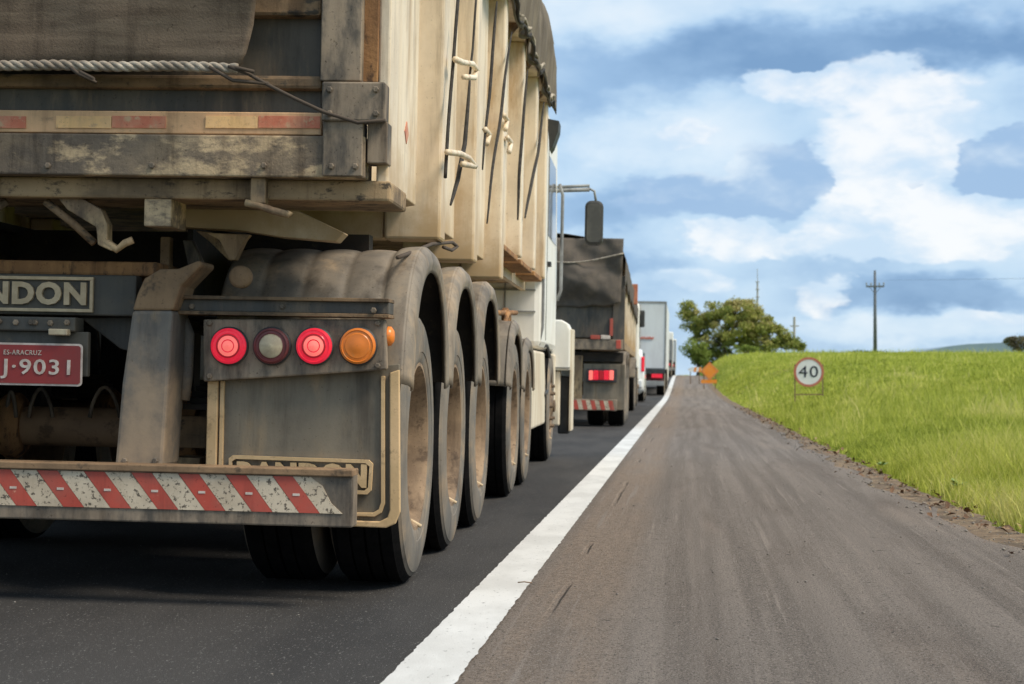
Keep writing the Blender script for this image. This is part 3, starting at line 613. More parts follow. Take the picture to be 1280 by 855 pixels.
    # channel recess bands between ribs
for a, b, z in ((-.75, .56, 1.50), (.73, 2.0, 1.47), (2.18, 3.62, 1.47), (3.80, 5.15, 1.60), (5.33, 6.6, 1.63), (6.78, 7.85, 1.63)):
    # each bay: a pressed panel that comes out towards the next rib, and a flange beneath
    MB().prism([(HW - .185, a + .01), (HW - .175, a + (b - a) * .30), (HW - .09, a + (b - a) * .42), (HW - .09, a + (b - a) * .90), (HW - .15, a + (b - a) * .97), (HW - .15, b - .002), (HW - .195, b - .002), (HW - .195, a + .01)], z, ZT - .02, 'z').build('bay_panel', cream, truck, both=True, bevel=.006)
    MB().tube([(HW - .11, a + (b - a) * .35, z + .03), (HW - .11, a + (b - a) * .35, ZT - .05)], .014, 6).build('bay_stiffener', cream, truck, both=True, smooth=True)
MB().box(HW - .17, HW + .012, -.74, 8.1, ZT, ZT + .09).build('top_rail', cream, truck, both=True, bevel=.015)
for y0 in (.15, 1.5, 2.9, 4.5, 5.9, 7.3):
    MB().prism([(HW + .010, ZT + .02), (HW - .13, ZT + .02), (HW - .13, ZT - .16)], y0, y0 + .16).build('rail_gusset', cream_dirty, truck, both=True)
for a, b in ((3.9, 5.1), (5.4, 6.55), (6.85, 7.8)):
    MB().box(HW - .22, HW - .012, a, b, 1.565, 1.60).build('rusted_skirt', rust, truck, both=True, bevel=.006)
# transverse bolsters under the floor: frontal plates at each rib
for a, xin, zb in ((.58, .62, 1.372), (2.02, .9, 1.374), (3.64, .9, 1.376)):
    MB().box(xin, HW - .243, a, a + .12, zb, 1.558).build('bolster', cream, truck, both=True, bevel=.01)
# faded red print on the first side bay
for (px, py, w_, h_) in ((509, 166, .055, .045), (492, 152, .035, .06)):
    y0, z0 = T.side(px, py, HW - .086)
    MB().prism([(y0 - w_, z0), (y0, z0 + h_), (y0 + w_, z0), (y0, z0 - h_)], HW - .092, HW - .087, 'x').build('faded_print', tape_red, truck)
# --- ropes and hooks on the side; thicker dark strips stand in for shadow gaps
def side_line(pts, r, m, name, xl=HW + .035):
    P = [];
    for (px, py) in pts: yy, zz = T.side(px, py, xl); P.append((xl, yy, zz))
    Q = []
    for a, b in zip(P[:-1], P[1:]):
        for k in range(6): Q.append(tuple(a[j] + (b[j] - a[j]) * k / 6 for j in range(3)))
    Q.append(P[-1])
    Q = [(p[0] + .008 * mnoise.noise((p[1], p[2] * 2, 1)), p[1] + .008 * mnoise.noise((p[2] * 4, 2, p[1])), p[2]) for p in Q]
    if name == 'shade_gap_strip':
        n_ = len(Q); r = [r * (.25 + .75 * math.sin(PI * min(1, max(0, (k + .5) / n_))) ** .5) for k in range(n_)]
    return MB().tube(Q, r, 6).build(name, m, truck, smooth=True)
side_line([(573, 0), (568, 70), (561, 160), (557, 222)], .008, rope_gap_black, 'tie_rope')
side_line([(594, 0), (590, 60), (586, 96)], .006, rope_gap_black, 'tie_rope')
side_line([(586, 98), (580, 180), (572, 225), (563, 256)], .011, rope_gap_black, 'shade_gap_strip', HW + .004)
side_line([(622, 2), (618, 50), (612, 120), (603, 212)], .009, rope_gap_black, 'shade_gap_strip', HW + .02)
side_line([(640, 40), (631, 100), (620, 180), (608, 279)], .009, rope_gap_black, 'shade_gap_strip', HW + .02)
side_line([(659, 88), (653, 160), (649, 220), (647, 275)], .011, rope_gap_black, 'shade_gap_strip', HW + .02)
side_line([(680, 128), (672, 190), (663, 240), (656, 272)], .012, rope_gap_black, 'shade_gap_strip', HW + .02)
for pts in ([(570, 74), (578, 78), (590, 80), (595, 88), (592, 97), (580, 96)], [(560, 190), (575, 192), (586, 198), (593, 208), (578, 205)]):
    side_line(pts, .014, cream, 'rope_hook', HW + .05)
for px, py in ((610, 168), (637, 178), (632, 150)):
    side_line([(px - 3, py - 6), (px + 2, py), (px - 1, py + 12)], .016, cream, 'rope_hook', HW + .02)
side_line([(497, 322), (540, 305), (566, 303), (573, 308), (566, 313), (555, 309)], .008, wire_m, 'tie_wire', HW - .02)
# --- tarpaulin over the load (rests on the truck: a thing of its own)
tarp = empty('tarpaulin', mtx=T.m, label='brown canvas tarpaulin roped over the nearest tipper, rear flap hanging over its tail door', cat='tarpaulin')
def tarp_fn(u, v):
    yy = -1.02 + 9.22 * u
    zb = ZT - .06 + .035 * math.sin(yy * 4.1) + .02 * math.sin(yy * 9)
    prof = [(HW + .035, zb), (HW + .05, ZT + .14), (HW + .055, ZT + .35), (HW - .01, ZT + .62), (HW - .45, ZT + .95), (0, ZT + 1.15)]
    w = abs(v - .5) * 2; t = (1 - w) * 5; k = min(int(t), 4); f = t - k
    x = prof[k][0] * (1 - f) + prof[k + 1][0] * f; z = prof[k][1] * (1 - f) + prof[k + 1][1] * f
    fold = .020 * math.sin(yy * 8 + 2 * math.sin(z * 2)) * (1 if t < 3 else .4) + .03 * mnoise.noise((yy * 2.2, z * 1.5, 0))
    x += fold; x = max(x, 0.0)
    return ((x if v < .5 else -x), yy + .01 * mnoise.noise((x, z * 3, yy)), z + .03 * mnoise.noise((yy * 1.5, x * 2, 4)) * (1 if t > .5 else .3))
MB().grid(tarp_fn, 150, 40).build('canvas_cover', tarp_side, tarp, smooth=True, solid=.006)
def edge_rope(s):
    P = []
    for k in range(140):
        yy = -1.0 + 9.15 * k / 139; P.append((s * (HW + .05 + .008 * math.sin(yy * 17)), yy, ZT - .035 + .035 * math.sin(yy * 4.1) + .02 * math.sin(yy * 9) + .008 * math.sin(yy * 23)))
    return P
for s in (1, -1): MB().tube(edge_rope(s), .012, 6).build('edge_rope', rope_gap_black, tarp, smooth=True)
for s in (1, -1):
    P = [(p[0] - s * .005, p[1], p[2] + .045) for p in edge_rope(s)]; MB().tube(P, .016, 6).build('hem', rope_m, tarp, smooth=True)
# rear flap
def flap_fn(u, v):
    (xa, za), (xb, zb) = T.at(323, 0, -1.1), T.at(300, 86, -1.1)
    z = zb + (ZT + 1.0 - zb) * u; w = xb + (xa - xb) * min(1, (max(u, 0) * 9)) ** .5 + .0
    x = -w + 2 * w * v
    return (x, -1.11 + .018 * math.sin(x * 3 + z * 4) + .026 * mnoise.noise((x * 2.0, z * 9, 1)) + .012 * mnoise.noise((x * 5, z * 26, 1)), z + .012 * mnoise.noise((x * 2, 0, z)))
MB().grid(flap_fn, 46, 90).build('rear_flap', tarp_m, tarp, smooth=True, solid=.006)
xr, zr = T.at(297, 84, -1.13); _, zr = T.at(150, 83, -1.13)
for st in range(3):
    P = []
    for k in range(420):
        x = -xr + 2 * xr * k / 419; a = x * 62 + st * 2 * PI / 3
        P.append((x, -1.13 + .007 * math.cos(a), zr + .009 * math.sin(a) + .010 * mnoise.noise((x * 3, 0, 5))))
    MB().tube(P, .0095, 6).build('hem_rope_strand', rope_m, tarp, smooth=True)
for pts in ([(88, 84), (98, 92), (120, 103), (116, 98), (100, 90)], [(288, 84), (310, 92), (335, 106), (370, 124), (405, 140), (447, 153), (482, 151)], [(262, 84), (290, 100), (335, 104)], [(318, 90), (300, 86), (285, 83)]):
    P = [(T.at(a, b, -1.16)[0], -1.16 + .01 * math.sin(a), T.at(a, b, -1.16)[1]) for a, b in pts]
    MB().tube(P, .0065, 6).build('tie_cord', wire_m, tarp, smooth=True)
# --- under the tail
PO('subframe_plate', cream, [(216, 250), (345, 250), (430, 291), (420, 302), (350, 296), (300, 288), (216, 283)], -.55, .10)
B('speckled_block', sill_m, 180, 246, 214, 283, -.95, .20)
PO('tipping_bracket', cream_dirty, [(258, 291), (312, 293), (306, 300), (294, 325), (286, 325), (274, 300)], -.62, .05)
PO('tipping_bracket', cream_dirty, [(244, 288), (262, 290), (292, 322), (286, 326), (262, 302)], -.50, .05)
for x, y0 in ((0, -.90),):
    P = [T.at(a, b, -.9) for a, b in ((57, 252), (90, 278), (118, 304))]
    MB().tube([(p[0], -.9, p[1]) for p in P], .014, 8).build('latch_rod', brownrail, truck, smooth=True, both=True)
PO('latch_arm', cream_dirty, [(72, 232), (80, 226), (92, 228), (96, 244), (126, 262), (134, 280), (134, 300), (146, 308), (140, 314), (122, 306), (120, 284), (84, 262), (74, 250)], -.93, .06)
P = [T.at(a, b, -.92) for a, b in ((132, 302), (146, 312), (156, 304), (166, 300))]; MB().tube([(p[0], -.92, p[1]) for p in P], .013, 8).build('latch_chain', cream_dirty, truck, smooth=True, both=True)
B('tee_stem', cream_dirty, 313, 222, 332, 254, -1.0, .05)
P = [T.at(a, b, -1.0) for a, b in ((306, 253), (322, 256), (340, 263), (360, 268), (362, 264))]; MB().tube([(p[0], -.99, p[1]) for p in P], .013, 8).build('tee_handle', cream_dirty, truck, smooth=True, both=True)
for s in (1, -1):   # chassis rails
    MB().prism([(s * .40, 1.0), (s * .52, 1.0), (s * .52, 1.02), (s * .47, 1.02), (s * .47, 1.34), (s * .52, 1.34), (s * .52, 1.37), (s * .40, 1.37), (s * .40, 1.34), (s * .45, 1.34), (s * .45, 1.02), (s * .40, 1.02)], -.45, 8.0).build('chassis_rail', under, truck, fix=True)
for y0 in (.6, 1.9, 3.3, 4.8, 6.4): MB().box(-.45, .45, y0, y0 + .08, 1.05, 1.3).build('chassis_crossmember', under, truck)
MB().box(-1.02, 1.02, .2, .3, 1.0, 1.36).build('chassis_crossmember', under, truck)
B('rusty_crossmember', rust, 0, 326, 196, 344, -.66, .5, full=True, bevel=.01)
B('name_crossmember', plate_m, 0, 343, 170, 394, -.70, .08, full=True, bevel=.006)
x0, x1, z0, z1 = T.rect(-79, 345, 117, 389, -.706)
fr = MB(); t_ = .012
for b in ((x0, x1, z1 - t_, z1), (x0, x1, z0, z0 + t_), (x0, x0 + t_, z0 + t_, z1 - t_), (x1 - t_, x1, z0 + t_, z1 - t_)): fr.box(b[0], b[1], -.715, -.7, b[2], b[3])
fr.build('name_frame', letter_m, truck, bevel=.002)
xa, _, za, zb = T.rect(0, 352, 108, 381, -.71)
xr_ = T.at(108, 366, -.71)[0]; xl_ = T.at(-70, 366, -.71)[0]; xm_ = (xr_ + xl_) / 2
lettering('name_lettering', 'RANDON', xm_, -.70, (za + zb) / 2, xr_ - xl_, zb - za, .014, letter_m, truck, bold=.045)
B('plate_lamp_housing', plate_m, 0, 396, 94, 414, -.80, .10, full=True, bevel=.006)
B('plate_lamp_lens', lens_clear, 60, 411, 84, 419, -.83, .04, both=False, bevel=.004)
B('plate_backing', plate_m, 0, 414, 110, 470, -.775, .03, full=True)
x0, x1, z0, z1 = T.rect(0, 429, 103, 482, -.80)
def rrect(x0, x1, z0, z1, r, k=5):
    P = []
    for cx, cz, a0 in ((x1 - r, z1 - r, 0), (x0 + r, z1 - r, 90), (x0 + r, z0 + r, 180), (x1 - r, z0 + r, 270)):
        for j in range(k + 1): a = math.radians(a0 + 90 * j / k); P.append((cx + r * math.cos(a), cz + r * math.sin(a)))
    return P
xl = x1 - .402
lp = MB().prism(rrect(xl, x1, z0, z1, .014), -.80, -.797).build('licence_plate', plate_wh, truck, label='red licence plate with white lettering J-9031')
MB().prism(rrect(xl + .007, x1 - .007, z0 + .007, z1 - .007, .010), -.803, -.8002).build('plate_face', plate_red, lp)
xj0 = T.at(5, 460, -.803)[0]; xj1 = T.at(88, 460, -.803)[0]; zc0 = T.at(50, 474, -.803)[1]; zc1 = T.at(50, 449, -.803)[1]
lettering('plate_number', 'J·9031', (T.at(1, 460, -.803)[0] + xj1) / 2, -.803, (zc0 + zc1) / 2, xj1 - T.at(1, 460, -.803)[0], zc1 - zc0, .004, plate_wh, lp, bold=.012)
sx0 = T.at(5, 440, -.803)[0]; sx1 = T.at(52, 440, -.803)[0]; s0 = T.at(30, 443.5, -.803)[1]; s1 = T.at(30, 437.5, -.803)[1]
lettering('plate_town', 'ES-ARACRUZ', (sx0 + sx1) / 2, -.803, (s0 + s1) / 2, sx1 - sx0, s1 - s0, .003, plate_wh, lp, bold=.0)
# bumper posts
PO('bumper_post', post_m, [(165, 388), (216, 388), (211, 470), (203, 584), (143, 584), (152, 480)], -.80, .22, bevel=.012)
PO('post_bend', tan_m, [(165, 388), (216, 388), (226, 358), (252, 331), (249, 325), (222, 336), (200, 336), (180, 348), (171, 368)], -.795, .20, bevel=.01)
PO('post_gusset', plate_m, [(100, 397), (165, 396), (165, 440), (150, 436)], -.62, .03)
P = [T.at(a, b, -.62) for a, b in ((216, 392), (228, 402), (234, 418), (232, 470), (228, 500))]; MB().tube([(p[0], -.60, p[1]) for p in P], .022, 8).build('brake_hose', post_m, truck, smooth=True, both=True)
B('hanger_strut', tan_m, 200, 296, 212, 340, -.5, .05); PO('hanger_strut', grime, [(228, 300), (240, 300), (252, 328), (236, 336)], -.5, .05)
# bumper bar and its stripes
B('bumper_bar', grime, 0, 584, 441, 654, -.90, .10, full=True, bevel=.006)
B('bumper_ledge', tan_m, 0, 582, 441, 591, -.915, .12, full=True, bevel=.004)
zl = T.at(220, 637, -.905)[1]; zh = T.at(220, 592, -.905)[1]
def sx(px, py): return T.at(px, py, -.905)[0]
xe_ = T.at(436, 610, -.905)[0]
for k in range(-14, 3):
    o = 59 * k
    for m, a, b, c, d in ((red_refl, 223, 248.5, 281.5, 256), (white_worn, 249, 281, 314.5, 282)):
        q = [(sx(a + o, 592), zh), (sx(b + o, 592), zh), (sx(c + o, 637), zl), (sx(d + o, 637), zl)]
        if q[0][0] < -xe_ or q[3][0] < -xe_: continue
        if m is white_worn and k == 2:
            q = [(sx(366, 592), zh), (sx(388, 592), zh), (sx(403, 603), zh - .03), (sx(414, 622), zl + .035), (sx(428, 637), zl), (sx(400, 637), zl)]
        MB().prism(q, -.904, -.8996).build('warning_stripe', m, truck)
        if m is red_refl:
            cx = sum(p[0] for p in q) / 4; cz = (zh + zl) / 2
            MB().box(cx - .012, cx + .012, -.9055, -.9042, cz - .004, cz + .004).build('stripe_mark', plate_wh, truck)
# lamp bracket and lamps
B('lamp_channel', darkblue, 222, 375, 486, 391, -.70, .12)
B('channel_lip', brownrail, 222, 371, 486, 375.5, -.72, .14, bevel=.002); B('channel_lip', brownrail, 222, 390.5, 486, 395, -.72, .14, bevel=.002)
PO('lamp_panel', grime, [(254, 399), (481, 399), (483, 462), (400, 468), (254, 477)], -.70, .05, bevel=.006)
for px, kind in ((285.5, 'on'), (339, 'clear'), (392.5, 'on'), (447, 'amber')):
    cx, cz = T.at(px, 432.5, -.72); r = 23.5 * 6.15 / FPX
    lab = {'on': 'lit red round brake light', 'clear': 'unlit round lamp with pale centre and dark red rim', 'amber': 'round amber indicator'}[kind]
    for s in (1, -1):
        h = MB().lathe([(r * 1.06, .03), (r * 1.06, 0), (r * .98, -.004)], (s * cx, -.71, cz), 'y', 32).build('tail_lamp', blackplastic, truck, smooth=True, fix=True, auto=40, label=lab)
        om = {'on': lens_on, 'clear': lens_off, 'amber': lens_amber}[kind]
        MB().lathe([(r * .98, 0), (r * .97, -.010), (r * .86, -.014), (r * .83, -.011), (r * .70, -.012), (r * .66, -.014)] + ([(r * .4, -.0145), (r * .3, -.0165), (.001, -.0165)] if kind == 'amber' else []), (s * cx, -.714, cz), 'y', 32).build('lens', om, h, smooth=True, fix=True, auto=30)
        if kind == 'on':
            MB().lathe([(r * .66, 0), (r * .60, -.003), (r * .56, -.002)], (s * cx, -.727, cz), 'y', 32).build('lens_ring', lens_ring, h, smooth=True, fix=True)
            MB().lathe([(r * .56, 0), (r * .36, -.004)], (s * cx, -.728, cz), 'y', 32).build('lens_inner', lens_core, h, smooth=True, fix=True)
            MB().lathe([(r * .36, 0), (r * .30, .002)], (s * cx, -.732, cz), 'y', 32).build('lens_groove', lens_on, h, smooth=True, fix=True)
            MB().lathe([(r * .30, 0), (r * .15, -.004), (.001, -.005)], (s * cx, -.731, cz), 'y', 32).build('lens_centre', lens_core, h, smooth=True, fix=True)
        if kind == 'clear': MB().lathe([(r * .66, 0), (r * .55, -.006), (.001, -.012)], (s * cx, -.726, cz), 'y', 32).build('lens_centre', lens_clear, h, smooth=True, fix=True)
cx, cz = T.at(482, 420, -.66)
for s in (1, -1): MB().lathe([(.035, 0), (.034, .012), (.02, .022), (.001, .024)], (s * (cx + .004), -.63, cz), 'x', 24, s).build('side_marker', lens_amber, truck, smooth=True, fix=True)
# mudflap with raised edge, embossed plate
PO('mudflap', flap_m, [(262, 474), (499, 455), (500, 640), (494, 654), (482, 658), (262, 650)], -.64, .02, bevel=.003)
B('flap_strip', flaptrim, 258, 476, 271, 590, -.665, .03); B('flap_strip', flaptrim, 274, 476, 279, 590, -.655, .02, bevel=.002)
PO('flap_edge', flaptrim, [(487, 466), (499, 462), (500, 640), (494, 655), (482, 660), (262, 651), (262, 645), (474, 652), (484, 647), (487, 638)], -.66, .022)
PO('flap_bead', flaptrim, [(476, 470), (481, 470), (481, 630), (477, 641), (468, 646), (440, 645), (440, 641), (466, 641), (473, 637), (476, 628)], -.655, .016, bevel=.002)
x0, x1, z0, z1 = T.rect(286, 570, 466, 617, -.66)
er = MB()
outer = [T.at(a, b, -.66) for a, b in ((291, 569), (461, 575), (466, 580), (464, 613), (459, 618), (290, 612), (286, 606), (286, 573))]
cxx = sum(p[0] for p in outer) / 8; czz = sum(p[1] for p in outer) / 8
inner = [(cxx + (p[0] - cxx) * .955, czz + (p[1] - czz) * .80) for p in outer]
for k in range(8):
    a, b, c, d = outer[k], outer[(k + 1) % 8], inner[(k + 1) % 8], inner[k]; er.prism([a, b, c, d], -.662, -.645)
er.build('embossed_frame', flaptrim, truck, both=True)
xa, za = T.at(296, 577, -.66); xb, zb2 = T.at(458, 611, -.66)
lettering('embossed_lettering', 'RANDON', (xa + xb) / 2, -.645, (za + zb2) / 2 + .002, xb - xa, za - zb2, .016, flaptrim, truck, bold=.06)
lettering('embossed_lettering', 'RANDON', -(xa + xb) / 2, -.645, (za + zb2) / 2 + .002, xb - xa, za - zb2, .016, flaptrim, truck, bold=.06)
# --- bolt heads on the tail frame
def bolt(px, py, yl, r=.011, m=None, axis='y'):
    x, z = T.at(px, py, yl)
    return MB().lathe([(r, .004), (r, -.006), (r * .7, -.009), (.001, -.009)], (x, yl, z), 'y', 6).build('bolt', m or grime, truck, both=True, fix=True)
for a, b, y in ((262, 404, -.70), (472, 404, -.70), (262, 470, -.70), (472, 457, -.70), (412, 112, -1.06), (470, 112, -1.06), (412, 142, -1.06), (470, 142, -1.06), (414, 208, -1.045), (444, 208, -1.045),
                (240, 383, -.70), (353, 383, -.70), (467, 388, -.72), (60, 207, -1.03), (190, 207, -1.03), (330, 207, -1.03), (20, 403, -.80), (44, 403, -.80), (84, 403, -.80), (156, 576, -.80), (194, 576, -.80)): bolt(a, b, y)
# --- mudguards
def mudguard(y0, xin, xout, a=.62, ztop=1.283, zc=.56, lobes=5, tr=(13, 167), m=fender_m, lip=True, parent=None):
    b = ztop - zc
    def pt(t, off): c, s_ = math.cos(t), math.sin(t); k = 2.0 / 2.4; return (y0 - (a + off) * math.copysign(abs(c) ** k, c), zc + (b + off) * math.copysign(abs(s_) ** k, s_))
    def fn(u, v):
        t = math.radians(tr[0] + (tr[1] - tr[0]) * u); x = xin + (xout - xin) * v
        lob = .020 * abs(math.sin(PI * (lobes - .4) * v)) ** .28 + (.014 if v > (lobes - 1) / (lobes - .4) else 0)
        py, pz = pt(t, lob - .02); return (x, py, pz)
    for s in (1, -1):
        g_ = MB().grid(fn, 56, 70); md = g_.build('mudguard', m, parent or truck, smooth=True, mirror=(s < 0), solid=.012, fix=True); md.data.materials.append(under); md.modifiers['solid'].material_offset = 1  # inner faces coloured black to stand for shade inside the wheel well
        if lip:
            def lf(u, v):
                t = math.radians(tr[0] + (tr[1] - tr[0]) * u); w = [(0, .0135), (.026, -.012), (.034, -.045), (.026, -.085)]; q = v * 3; k = min(int(q), 2); f = q - k
                dx = w[k][0] * (1 - f) + w[k + 1][0] * f; of = w[k][1] * (1 - f) + w[k + 1][1] * f
                py, pz = pt(t, of); return (xout + dx, py, pz)
            MB().grid(lf, 56, 9).build('mudguard_lip', m, md, smooth=True, mirror=(s < 0), solid=.010, fix=True)
for k, yy in enumerate((0, 1.28, 2.58)):
    mudguard(yy, .58, 1.28)
    axle_pair(truck, yy)
PO('guard_bracket', grime, [(290, 345), (372, 312), (372, 372), (290, 372)], .05, .02) if False else None
cx, cz = T.at(300, 346, -.70)
MB().lathe([(.040, .03), (.040, 0), (.028, -.006), (.001, -.008)], (cx, -.70, cz), 'y', 24).build('guard_bolt_cap', tan_m, truck, smooth=True, both=True, fix=True)
for y0 in (.0, 1.28, 2.58):   # springs, hangers, brake chambers
    sp = MB()
    for k in range(5): sp.box(.46, .56, y0 - .5 + k * .06, y0 + .5 - k * .06, .66 + k * .022, .68 + k * .022)
    sp.build('leaf_spring', under, truck, both=True)
    MB().box(.44, .58, y0 + .56, y0 + .70, .62, 1.0).build('spring_hanger', under, truck, both=True)
    MB().lathe([(.001, 0), (.08, 0), (.09, .03), (.09, .12), (.06, .16), (.001, .16)], (.62, y0 - .28, .60), 'y', 20).build('brake_chamber', under, truck, smooth=True, both=True, fix=True)
for a, b, c in ((8, 490, 20), (36, 486, 66), (112, 484, 150)):
    P = []
    for k in range(13):
        q = k / 12; px_, py_ = a + (c - a) * q, 522 - (522 - b) * math.sin(PI * q) ** .7; x_, z_ = T.at(px_, py_, -.1); P.append((x_, -.1, z_))
    MB().tube(P, .008, 6).build('air_hose', grime, truck, smooth=True)
B('spring_shackle', brownrail, 214, 520, 258, 560, -.42, .08); B('shackle_pin', cream_dirty, 214, 572, 250, 582, -.42, .2)
# --- landing gear and fittings between the trailer and the tractor
for s in (1, -1):
    lg = MB().box(s * .95, s * 1.08, 3.72, 3.86, .42, 1.35).build('landing_leg', cream_dirty, truck, bevel=.01)
    MB().box(s * .90, s * 1.14, 3.64, 3.94, .36, .42).build('landing_foot', rust, lg, bevel=.01)
yy, zz = T.side(626, 540, 1.14)
side_line([(621, 522), (628, 530), (622, 545), (631, 556), (625, 572), (622, 598), (634, 600), (637, 574)], .022, cream_dirty, 'support_bracket', 1.14)
side_line([(618, 525), (636, 535), (633, 560), (620, 548)], .02, rust, 'chain_bracket', 1.12)
# tractor
trc = MB()
for s in (1, -1): MB().box(s * .36, s * .46, 3.9, 10.2, .85, 1.08).build('tractor_frame_rail', under, truck)
for yy in (4.9, 6.15):
    axle_pair(truck, yy, R=.52)
    mudguard(yy, .62, 1.25, ztop=1.15 if yy < 5 else 1.06, a=.58, lobes=1.4, m=fender_m)
for s in (1, -1): wheel(truck, s * 1.10, 9.75, .51, .29, s, False)
MB().tube([(-1.0, 9.75, .5), (1.0, 9.75, .5)], .05, 10).build('steer_axle', under, truck, smooth=True)
# coiled hose with a tee handle
C_ = T.side(631, 417, 1.18)
P = [(1.18 + .02 * math.sin(5 * k / 20), C_[0] + .30 * math.cos(k * 2 * PI / 20) * .8, C_[1] + .135 * math.sin(k * 2 * PI / 20)) for k in range(18)]
MB().tube(P, .018, 8).build('coiled_hose', rust, truck, smooth=True)
side_line([(618, 391), (645, 391)], .02, rust, 'tee_valve', 1.18); side_line([(632, 388), (633, 404)], .03, rust, 'tee_valve', 1.18)
C_ = T.side(681, 462, 1.22)
P = [(1.22, C_[0] + .7 * math.cos(k * 2 * PI / 20), C_[1] + .22 * math.sin(k * 2 * PI / 20)) for k in range(-5, 7)]
MB().tube(P, .020, 8).build('exhaust_hose', blackplastic, truck, smooth=True)
# cab
CW = 1.24
cabp = [(8.0, 1.02), (8.0, 3.02), (8.10, 3.10), (9.75, 3.10), (10.05, 2.98), (10.28, 2.05), (10.34, 1.9), (10.36, 1.02)]
cab = MB().prism(cabp, -CW, CW, 'x').build('cab', white_p, truck, bevel=.06, label='white flat-fronted cab')
for z in (1.32, 1.50): MB().box(-CW + .05, CW - .05, 7.985, 8.005, z, z + .012).build('cab_seam', boxgrey, cab)
MB().box(.93, .94, 7.985, 8.005, 1.1, 2.9).build('cab_seam', boxgrey, cab, both=True)
MB().prism([(8.75, 2.02), (8.75, 2.72), (9.75, 2.72), (10.02, 2.02)], CW - .01, CW + .004, 'x').build('side_window', glass_m, cab, both=True)
MB().prism([(-1.1, 2.05), (1.1, 2.05), (1.02, 2.85), (-1.02, 2.85)], 10.20, 10.30).build('windscreen', glass_m, cab)
MB().box(CW, CW + .006, 8.62, 8.635, 1.1, 2.95).build('door_seam', boxgrey, cab, both=True)
MB().box(CW, CW + .03, 8.70, 8.85, 1.75, 1.79).build('door_handle', blackplastic, cab, both=True)
MB().tube([(CW + .03, 9.95, 1.5), (CW + .06, 9.97, 1.6), (CW + .06, 9.97, 2.5), (CW + .03, 9.95, 2.6)], .016, 8).build('grab_rail', galv, cab, smooth=True, both=True)
MB().tube([(CW - .02, 8.06, 1.05), (CW + .012, 8.06, 1.2), (CW + .012, 8.06, 2.95)], .012, 6).build('cab_edge_trim', galv, cab, smooth=True, both=True)
sk = MB(); y0_ = 7.25
sk.prism([(7.25, .36), (7.25, 1.0), (8.9, 1.0), (9.1, .75), (9.15, .36)], CW - .50, CW - .02, 'x').build('step_box', cream_p, truck, bevel=.02, both=True)
MB().prism([(10.30, .42), (10.30, 1.0), (10.42, 1.0), (10.46, .45)], -CW, CW, 'x').build('front_bumper', cream_p, truck, bevel=.02)
# wheel-arch corner of the cab with its dark liner, standing out beside the queue
x0, x1, z0, z1 = T.rect(690, 400, 713, 463, 10.5)
MB().prism([(x0, z0), (x1, z0), (x1, z1 - .10), (x1 - .03, z1 - .03), (x1 - .09, z1), (x0, z1)], 10.42, 10.95).build('wheel_arch', white_p, truck, bevel=.015, both=True)
xa, xb, za, zb = T.rect(690, 464, 700, 532, 10.5); MB().box(xa, xb, 10.44, 10.9, za, zb).build('lower_fairing', cream_p, truck, bevel=.015, both=True)
xa, xb, za, zb = T.rect(698, 470, 713, 542, 10.7); MB().box(xa, xb, 10.6, 10.98, za, zb).build('arch_liner', blackplastic, truck, bevel=.02, both=True)
xa, xb, za, zb = T.rect(713, 412, 716, 538, 10.7); MB().box(xa, xb, 10.5, 10.98, za, zb).build('arch_trim', cream_p, truck, bevel=.004, both=True)
MB().box(x0 + .02, x1 + .004, 10.40, 10.42, z0 + .02, z0 + .032).build('cab_seam', boxgrey, truck, both=True)
# mirror
yM = 10.1
mp_ = lambda a, b: (T.at(a, b, yM)[0], yM, T.at(a, b, yM)[1])
arm = MB(); arm.tube([mp_(688, 240), mp_(700, 238), mp_(737, 237)], .020, 8); arm.tube([mp_(690, 234), mp_(737, 232)], .014, 8)
arm.tube([mp_(735, 235), mp_(743, 239), mp_(745, 252)], .012, 8); arm.tube([mp_(693, 330), mp_(692, 238)], .014, 8)
arm.build('mirror_arm', galv, truck, smooth=True)
x0, x1, z0, z1 = T.rect(731, 251, 754, 307, yM)
ms_ = MB().prism(rrect(x0, x1, z0, z1, .06), yM - .04, yM + .07).build('mirror_shell', greyplastic, truck, bevel=.025, smooth=False)
MB().prism(rrect(x0 + .02, x1 - .02, z0 + .03, z1 - .03, .045), yM - .046, yM - .038).build('mirror_glass', mat('mirror_glass', (.12, .115, .10), (.08, .078, .07), s=6, r=.4, bump=0), ms_)
# front wing of the tipper body above the cab
PO('front_bracket', blackplastic, [(684, 148), (699, 151), (698, 163), (691, 182), (687, 188)], 8.0, .3, both=True)

